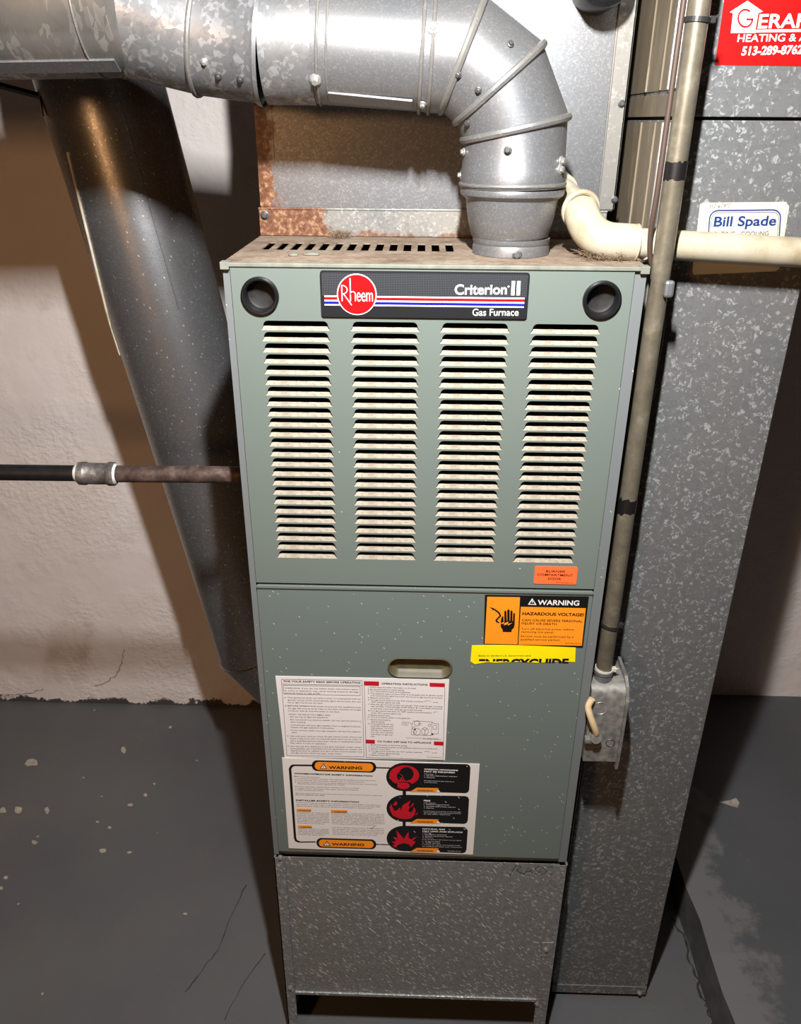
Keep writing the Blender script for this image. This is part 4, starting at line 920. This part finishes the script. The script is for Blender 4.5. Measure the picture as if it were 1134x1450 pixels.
# hanger strap by the duct's left side
p1 = at(0, 121, 0.45); p2 = at(60, 137, 0.45); bm = B(); tube(bm, [p1-Vector((0.25, 0, -0.03)), p1, p2], 0.0045, 4)
hs = link('hanger_strap', bm, 'black_iron', None, False, base=tuple(p2)); hs['label'] = 'thin dark metal strap running left from the slanted duct under the vent pipe'; hs['category'] = 'strap'
bm = B(); q0, q1 = at(54, 136, 0.44), at(62, 165, 0.44); box(bm, q0.x, q1.x, 0.437, 0.443, q1.z, q0.z, 0.001); link('strap_end', bm, 'galv_dark', hs)

# ================================================================== GAS PIPE
GY, GZ = 0.11, -0.2935
gp = thing('gas_pipe', 'horizontal iron gas pipe with a coupling, entering the furnace on the left', 'pipe', (-0.48, GY, GZ))
gl, gr, ge = at(108, 669, GY).x, at(164, 670, GY).x, -0.2250
bm = B(); tube(bm, [(-1.6, GY, GZ-0.006), (gl+0.006, GY, GZ)], 0.0109, 28); link('black_pipe', bm, 'black_iron', gp, True, label='black painted pipe length')
bm = B(); tube(bm, [(gr-0.008, GY, GZ), (ge, GY, GZ+0.0022)], 0.0114, 28); link('rusty_pipe', bm, 'rusty_pipe', gp, True, label='rusty brown pipe length')
gw = gr-gl
bm = B(); lathe(bm, (gl+0.004, GY, GZ), (1, 0, 0), [(0, 0.0110), (0.0005, 0.0155), (0.009, 0.0160), (0.011, 0.0146), (gw-0.016, 0.0146), (gw-0.013, 0.0164), (gw-0.006, 0.0162), (gw-0.0045, 0.0148), (gw-0.0044, 0.0110)], 28); link('coupling', bm, 'coupling', gp, True)
bm = B(); lathe(bm, (gl-0.001, GY, GZ), (1, 0, 0), [(0, 0.0110), (0.002, 0.0124), (0.0052, 0.0128)], 24); lathe(bm, (gr-0.0012, GY, GZ+0.0001), (1, 0, 0), [(0, 0.0148), (0.002, 0.0135), (0.0032, 0.0115)], 24); link('thread_sealant', bm, 'sealant', gp, True, label='white thread sealant')

# ================================================================== RETURN DUCT ON THE RIGHT
RX0, RX1, RF, RB = 0.2530, 0.4270, 0.090, 0.66
ZJ = 0.1405
ret = thing('return_duct', 'tall galvanized return duct with large spangles standing right of the furnace', 'duct', ((RX0+RX1)/2, 0.37, FZ))
bm = B(); box(bm, RX0, RX1, RF, RB, FZ+0.012, ZJ-0.0016, 0.0012); link('lower_section', bm, 'galv_duct', ret)
bm = B(); box(bm, RX0-0.0005, RX1+0.0005, RF-0.0012, RB, FZ+0.0125, FZ+0.035, 0.0012); link('foot_band', bm, 'galv_duct', ret)
bm = B(); box(bm, RX0+0.004, RX1-0.004, RF+0.006, RB-0.004, FZ, FZ+0.013); link('foot_shade', bm, 'dark_inside', ret)  # dark block painted in for the shadow gap below the duct
bm = B(); box(bm, RX0, RX1, RF, RB, ZJ+0.0016, 0.60, 0.0012); link('upper_section', bm, 'galv_duct', ret)
bm = B(); box(bm, RX0+0.004, RX1-0.004, RF+0.006, RB-0.006, ZJ-0.004, ZJ+0.004); link('joint_gap', bm, 'dark_inside', ret)
bm = B(); box(bm, RX0-0.0015, RX1+0.0015, RF-0.0022, RF, ZJ+0.0016, ZJ+0.0265, 0.0008); link('joint_band', bm, 'galv_duct', ret)
bm = B(); box(bm, RX0-0.0020, RX0, RF-0.001, 0.40, ZJ+0.0016, ZJ+0.024, 0.0006); link('joint_band', bm, 'duct_side_dusty', ret)
for za, zb in ((FZ+0.04, ZJ-0.004), (ZJ+0.028, 0.60)):
    bm = B(); box(bm, RX0-0.0012, RX0+0.0001, RF+0.030, 0.65, za, zb); link('dusty_side', bm, 'duct_side_dusty', ret, label='brown dusty left side')
    for y0 in (0.150, 0.215):
        bm = B(); box(bm, RX0-0.0034, RX0-0.001, y0, y0+0.006, za, zb, 0.0008); link('drive_cleat', bm, 'duct_side_dusty', ret)
    bm = B(); box(bm, RX0-0.0022, RX0+0.0002, RF+0.002, RF+0.026, za, zb, 0.0006); link('corner_strip', bm, 'galv_strip', ret)
    bm = B(); tube(bm, [(RX0-0.0022, RF+0.028, za), (RX0-0.0022, RF+0.028, zb)], 0.0022, 8); link('corner_bead', bm, 'galv_strip', ret)
p = at(902, 1421, RF-0.0012); screw(ret, (p.x, RF-0.0012, FZ+0.019), (0, -1, 0), 0.0040)
# red company sticker
YS = RF-0.0006
def fr(px, py): return front(px, py, RF)
kx = fr(1012, 92); kt = fr(1026, -8)
st_ = [(kx[0], kx[1]), (0.4230, kx[1]-0.001), (0.4230, kt[1]+0.012), (kt[0], kt[1]+0.012)]
rs = label_part('company_sticker', st_, 'sticker_red', 'red heating company sticker with a white house and phone number', YS, ret)
s8 = lambda u, v: fr(1000+u/8.052, v/8.055)
YA, YB = RF-0.0010, RF-0.0013
printed(rs, 'house_emblem', [[s8(275, 378), s8(300, 150), s8(262, 140), s8(465, 10), s8(640, 132), s8(588, 152), s8(556, 340), s8(556, 368), s8(556, 378)]], 'white', YA)
printed(rs, 'house_emblem', [[s8(556, 340), s8(1300, 330), s8(1300, 360), s8(556, 372)]], 'white', YA)
printed(rs, 'letter_ring', circ_line(s8, 440, 210, 82, 98, 0.0017, 0.0, 1.72*PI, 26) + line_polys([s8(450, 222), s8(522, 222)], 0.0017), 'sticker_red', YB)
T(rs, 'lettering', 'ERARD', s8(580, 322), s8(1330, 308), 0.0118, 'white', YA, 0.02)
T(rs, 'lettering', 'HEATING & AIR', s8(348, 478), s8(1250, 466), 0.0064, 'white', YA, 0.012)
T(rs, 'lettering', '513-289-8762', s8(392, 630), s8(1086, 612), 0.0074, 'white', YA, 0.03, 0.06)
# cream sticker
cs = label_part('service_sticker', [fr(991, 289), fr(996, 287), fr(1112, 286), fr(1117, 292), fr(1103, 380), fr(1098, 384), fr(982, 389), fr(980, 384)], 'sticker_cream', 'aged cream service sticker with blue lettering half hidden by the white pipe', YS, ret)
s7 = lambda u, v: fr(990+u/7.875, 267+v/7.875)
def rl(u0, u1, v0, v1, r, sk):
    out = []
    for cx, cy, a0 in ((u1-r, v0+r, -PI/2), (u1-r, v1-r, 0), (u0+r, v1-r, PI/2), (u0+r, v0+r, PI)):
        for k in range(6): a = a0+PI/2*k/5; out.append((cx+r*math.cos(a), cy+r*math.sin(a)))
    out.append(out[0]); return [s7(u - (v-240)*sk, v-(u-u0)*0.012) for u, v in out]
printed(cs, 'blue_frame', line_polys(rl(118, 908, 245, 822, 90, 0.07), 0.0014) + line_polys(rl(138, 888, 268, 800, 75, 0.07), 0.0005), 'sticker_blue', YA)
T(cs, 'lettering', 'Bill Spade', s7(155, 420), s7(848, 408), 0.0100, 'sticker_blue', YA, 0.022)
T(cs, 'lettering', 'HEATING - COOLING', s7(110, 530), s7(765, 522), 0.0046, 'ink_soft', YA)
hw = []
for st2 in ([(120, 180), (118, 216)], [(142, 176), (140, 214)], [(182, 158), (160, 225)], [(200, 180), (205, 212)], [(222, 182), (212, 195), (226, 208), (212, 212), (222, 195)], [(262, 160), (236, 222)], [(293, 184), (282, 176), (271, 184), (276, 196), (290, 190), (294, 180), (284, 214)], [(300, 178), (345, 168), (315, 218)]):
    hw += line_polys([s7(*p_) for p_ in st2], 0.0005)
printed(cs, 'handwritten_date', hw, 'ink_soft', YA)

# ================================================================== WHITE CONDENSATE PIPE
pv = thing('drain_pipe', 'aged cream plastic drain pipe with an elbow, running right from behind the vent pipe', 'pipe', (0.16, 0.06, 0.0))
A_ = Vector((0.1510, 0.2000, 0.0660)); RM = Vector((0.1640, 0.0880, 0.0480)); Bp = Vector((0.1670, 0.0520, 0.0204)); Cp = Vector((1.30, 0.0520, -0.0325))
dA = (RM-A_).normalized(); dC = (Cp-Bp).normalized()
bm = B(); tube(bm, [A_-dA*0.008, RM+dA*0.012], 0.0160, 28); link('pipe_length', bm, 'pvc', pv, True)
bm = B(); tube(bm, [Bp+dC*0.03, Cp], 0.0157, 28); link('pipe_length', bm, 'pvc', pv, True)
path = []
for k in range(11):
    f_ = k/10; a, b = RM, Bp+dC*0.030; path.append(a*(1-f_)**2 + Bp*2*f_*(1-f_) + b*f_*f_)
path.append(Bp+dC*0.054)
bm = B(); tube(bm, path, [0.0192]+[0.0196]*11, 32); link('elbow', bm, 'pvc', pv, True)
bm = B(); loop_tube(bm, ring(RM, dA, 0.0190, None, 32), 0.0030); link('socket_rim', bm, 'pvc', pv, True)
bm = B(); loop_tube(bm, ring(Bp+dC*0.054, dC, 0.0190, None, 32), 0.0012); link('socket_rim', bm, 'pvc', pv, True)
bm = B(); loop_tube(bm, ring(Bp+dC*0.068, (dC+Vector((0, 0.3, -0.25))), 0.0168, None, 28), 0.0011); link('pipe_clip', bm, 'zip_tie_light', pv, True)
bm = B(); tube(bm, [A_-dA*0.010, A_+dA*0.03], 0.0195, 28); link('coupling', bm, 'pvc', pv, True)

# ================================================================== CONDUIT, TIES, BOX, WIRES
CX_, CY_, CR = 0.2435, 0.020, 0.0105
con = thing('conduit', 'vertical steel electrical conduit with black tape bands beside the furnace', 'conduit', (CX_, CY_, -0.53))
bm = B(); tube(bm, [(CX_, CY_, z) for z in (-0.535, -0.3, -0.1, 0.1, 0.3, 0.55)], CR, 28); link('conduit_pipe', bm, 'conduit', con, True)
def band(py0, py1, r, mat, nm, ragged=0.0):
    z1, z0 = at(900, py0, CY_).z, at(900, py1, CY_).z; bm = B()
    rr = [[(CX_+r*math.cos(a), CY_+r*math.sin(a), z + (random.uniform(-ragged, ragged))) for a in [2*PI*k/28 for k in range(28)]] for z in (z0, (z0+z1)/2, z1)]
    loft(bm, rr); return link(nm, bm, mat, con, True)
band(228, 254, CR+0.0006, 'tape', 'tape_band', 0.0015); band(704, 725, CR+0.0006, 'tape', 'tape_band', 0.003)
zc = at(852, 947, CY_).z
bm = B(); lathe(bm, (CX_, CY_, zc-0.040), (0, 0, 1), [(0, 0.0128), (0.004, 0.0124), (0.012, 0.0120), (0.035, 0.0118), (0.0352, 0.0130), (0.0400, 0.0130), (0.0402, 0.0108)], 28); link('box_connector', bm, 'conduit_low', con, True)
def tie(py, mat, tilt_=0.0):
    z = at(858, py, CY_).z; bm = B(); d = Vector((tilt_, 0, 1))
    lathe(bm, (CX_, CY_, z-0.0022), d, [(0, CR+0.0002), (0, CR+0.0016), (0.0044, CR+0.0016), (0.0044, CR+0.0002)], 28)
    box(bm, CX_+CR-0.0005, CX_+CR+0.006, CY_-0.004, CY_+0.002, z-0.0028, z+0.0034, 0.0006)
    tube(bm, [(CX_+CR+0.003, CY_-0.002, z), (CX_+CR+0.008, CY_-0.004, z+0.004)], 0.0012, 5)
    link('cable_tie', bm, mat, con, False, label='dark cable tie' if mat.endswith('dark') else 'pale cable tie')
tie(884, 'zip_tie_dark', 0.1); tie(947, 'zip_tie_light', 0.1)
tie(28, 'zip_tie_dark', 0.05)
p = at(941, 408, 0.006); bm = B(); box(bm, CX_+0.002, CX_+0.0125, 0.003, 0.0105, p.z-0.010, p.z+0.008, 0.003); link('strap_lug', bm, 'conduit_low', con)
# brown thermostat wire
wpts = smooth_path([(0.2298, 0.024, 0.55), (0.2296, 0.024, 0.35), (0.2294, 0.024, 0.20), (0.2294, 0.025, 0.08), (0.2296, 0.030, 0.03), (0.2370, 0.036, -0.003), (0.2520, 0.036, -0.025), (0.2585, 0.036, -0.075), (0.2572, 0.036, -0.12), (0.2520, 0.036, -0.18), (0.2450, 0.036, -0.25), (0.2430, 0.036, -0.40), (0.2440, 0.036, -0.54)], 6)
bm = B(); tube(bm, wpts, 0.0028, 10); w_o = link('brown_wire', bm, 'brown_wire', None, True, base=(0.2318, 0.024, 0.0)); w_o['label'] = 'thin brown wire hanging along and behind the steel conduit'; w_o['category'] = 'wire'
# junction box
BX0, BX1, BY0, BY1, BZ0, BZ1 = 0.2262, 0.2718, -0.004, 0.060, -0.6720, -0.5440
jb = thing('junction_box', 'dusty open steel junction box beside the furnace under the conduit', 'electrical box', (0.249, 0.03, BZ0))
bm = B(); prof = [(BX0, BZ0)]
yz = [(BY0, BZ0), (BY0, BZ1-0.020), (BY0+0.004, BZ1-0.009), (BY0+0.012, BZ1-0.002), (BY0+0.022, BZ1), (BY1, BZ1), (BY1, BZ0)]
va = [bm.verts.new((BX0, y, z)) for y, z in yz]; vb = [bm.verts.new((BX1, y, z)) for y, z in yz]
n = len(yz)
for i in range(n): bm.faces.new((va[i], vb[i], vb[(i+1) % n], va[(i+1) % n]))
bm.faces.new(list(reversed(va))); bm.faces.new(vb); bmesh.ops.recalc_face_normals(bm, faces=bm.faces)
link('box_body', bm, 'box', jb, True)
bm = B(); slab = [(BY0-0.002, BZ0-0.012), (BY0-0.004, BZ0+0.02), (BY0-0.003, BZ1-0.020), (BY0+0.006, BZ1-0.002), (BY0+0.020, BZ1+0.006), (BY1, BZ1+0.006), (BY1, BZ0-0.004)]
va = [bm.verts.new((BX1+0.0002, y, z)) for y, z in slab]; vb = [bm.verts.new((BX1+0.0042, y, z)) for y, z in slab]; n = len(slab)
for i in range(n): bm.faces.new((va[i], vb[i], vb[(i+1) % n], va[(i+1) % n]))
bm.faces.new(list(reversed(va))); bm.faces.new(vb); bmesh.ops.recalc_face_normals(bm, faces=bm.faces)
link('cover_edge', bm, 'box', jb)
def yc(px, py, r, rim=0.0006, mat='screw'):
    p = at(px, py, BY0); bm = B(); loop_tube(bm, [(p.x+r*math.cos(2*PI*k/24), BY0, p.z+r*math.sin(2*PI*k/24)) for k in range(24)], rim, 6); return link('knockout', bm, mat, jb, True)
yc(850, 1003, 0.0102); yc(840, 1049, 0.0125); yc(864, 1052, 0.0060, 0.0008, 'screw_dark')
p = at(881, 1020, 0.02); bm = B(); lathe(bm, (BX1+0.004, 0.02, p.z), (1, 0, 0), [(0, 0.003), (0.005, 0.0045), (0.008, 0.003), (0.009, 0.0005)], 12); link('cover_screw', bm, 'zip_tie_light', jb, True, label='cream paint-daubed cover screw')
# cable clamp and beige cable
pc = at(843, 1043, BY0-0.008)
bm = B(); lathe(bm, (pc.x, BY0, pc.z-0.004), (0, -1, 0.35), [(0, 0.0085), (0.006, 0.0085), (0.006, 0.0070), (0.014, 0.0072), (0.014, 0.004)], 18, cap1=True)
box(bm, pc.x-0.014, pc.x-0.004, BY0-0.012, BY0-0.003, pc.z-0.010, pc.z-0.002, 0.001)
link('cable_clamp', bm, 'box', jb, True)
cp = [at(838, 988, BY0-0.002), at(833, 1000, BY0-0.006), at(835, 1012, BY0-0.010), at(840, 1026, BY0-0.013), at(844, 1038, BY0-0.010), pc+Vector((0, 0.006, -0.004))]
cp = [p_ + Vector((0, 0, 0)) for p_ in cp]; cp[0].y = BY0-0.004
bm = B(); tube(bm, smooth_path(cp, 6), 0.0046, 12); cb = link('beige_cable', bm, 'beige_cable', None, True, base=tuple(cp[0])); cb['label'] = 'short beige cable looping into the front of the junction box'; cb['category'] = 'cable'

# lint and flakes lying on the furnace top
def tuft(name, c, n, r, h, label):
    bm = B()
    for k in range(n):
        a = random.uniform(0, 2*PI); rr = r*random.random()**0.6; p = Vector((c[0]+rr*math.cos(a), c[1]+rr*math.sin(a)*0.6, 0.0010+h*random.random()*0.5))
        q = p + Vector((random.uniform(-1, 1), random.uniform(-1, 1), random.uniform(-0.3, 0.6)))*r*0.5; q.z = max(q.z, 0.001)
        tube(bm, [p, (p+q)/2+Vector((0, 0, h*0.2)), q], 0.00022, 3)
    o = link(name, bm, 'debris', None, False, base=(c[0], c[1], 0)); o['label'] = label; o['category'] = 'lint'; o['kind'] = 'stuff'
tuft('lint', (-0.118, 0.205), 160, 0.014, 0.012, 'tuft of grey lint by the rusty collar on the furnace top')
tuft('lint', (0.190, 0.050), 320, 0.028, 0.009, 'brown lint under the plastic pipe at the furnace top right corner')
for (px, py, w_, lab) in ((415, 361, 0.014, 'pale peeled paint flake lying before the top slots, left one'), (440, 360, 0.022, 'pale peeled paint flake lying before the top slots, right one')):
    p = atz(px, py, 0.001); bm = B(); n = 10; vs = []
    for k in range(n): a = 2*PI*k/n; vs.append((p.x+w_*0.5*math.cos(a)*random.uniform(0.7, 1), p.y+0.006*math.sin(a)*random.uniform(0.6, 1)))
    a_ = [bm.verts.new((x, y, 0.0006)) for x, y in vs]; b_ = [bm.verts.new((x, y, 0.0022+0.001*math.sin(k))) for k, (x, y) in enumerate(vs)]
    bm.faces.new(b_); bm.faces.new(list(reversed(a_)))
    for k in range(n): bm.faces.new((a_[k], a_[(k+1) % n], b_[(k+1) % n], b_[k]))
    o = link('paint_flake', bm, 'top_lip', None, False, base=(p.x, p.y, 0)); o['label'] = lab; o['category'] = 'paint flake'

flush_text()
# the cut-off headline on the torn yellow label: keep only what lies above the tear
par, body, p0, p1, cap = TXT_CUT
c = bpy.data.curves.new('lettering', 'FONT'); c.body = body; c.offset = 0.045; c.resolution_u = 4
o = bpy.data.objects.new('lettering', c); COL.objects.link(o); bpy.context.view_layer.update()
me = o.evaluated_get(bpy.context.evaluated_depsgraph_get()).to_mesh()
bm = B(); bm.from_mesh(me); x0 = min(v.co.x for v in bm.verts); x1 = max(v.co.x for v in bm.verts); hh = max(v.co.y for v in bm.verts)
L = p1[0]-p0[0]
for v in bm.verts: a, b = (v.co.x-x0)/(x1-x0), v.co.y/hh; v.co = Vector((p0[0]+a*L, PY, p0[1]+(p1[1]-p0[1])*a+b*cap))
cut = front(740, 937)[1]+0.0004
bmesh.ops.bisect_plane(bm, geom=list(bm.verts)+list(bm.edges)+list(bm.faces), plane_co=(0, 0, cut), plane_no=(0, 0, 1), clear_inner=True)
d = o.data; bpy.data.objects.remove(o); bpy.data.curves.remove(d)
link('lettering', bm, 'ink', par)
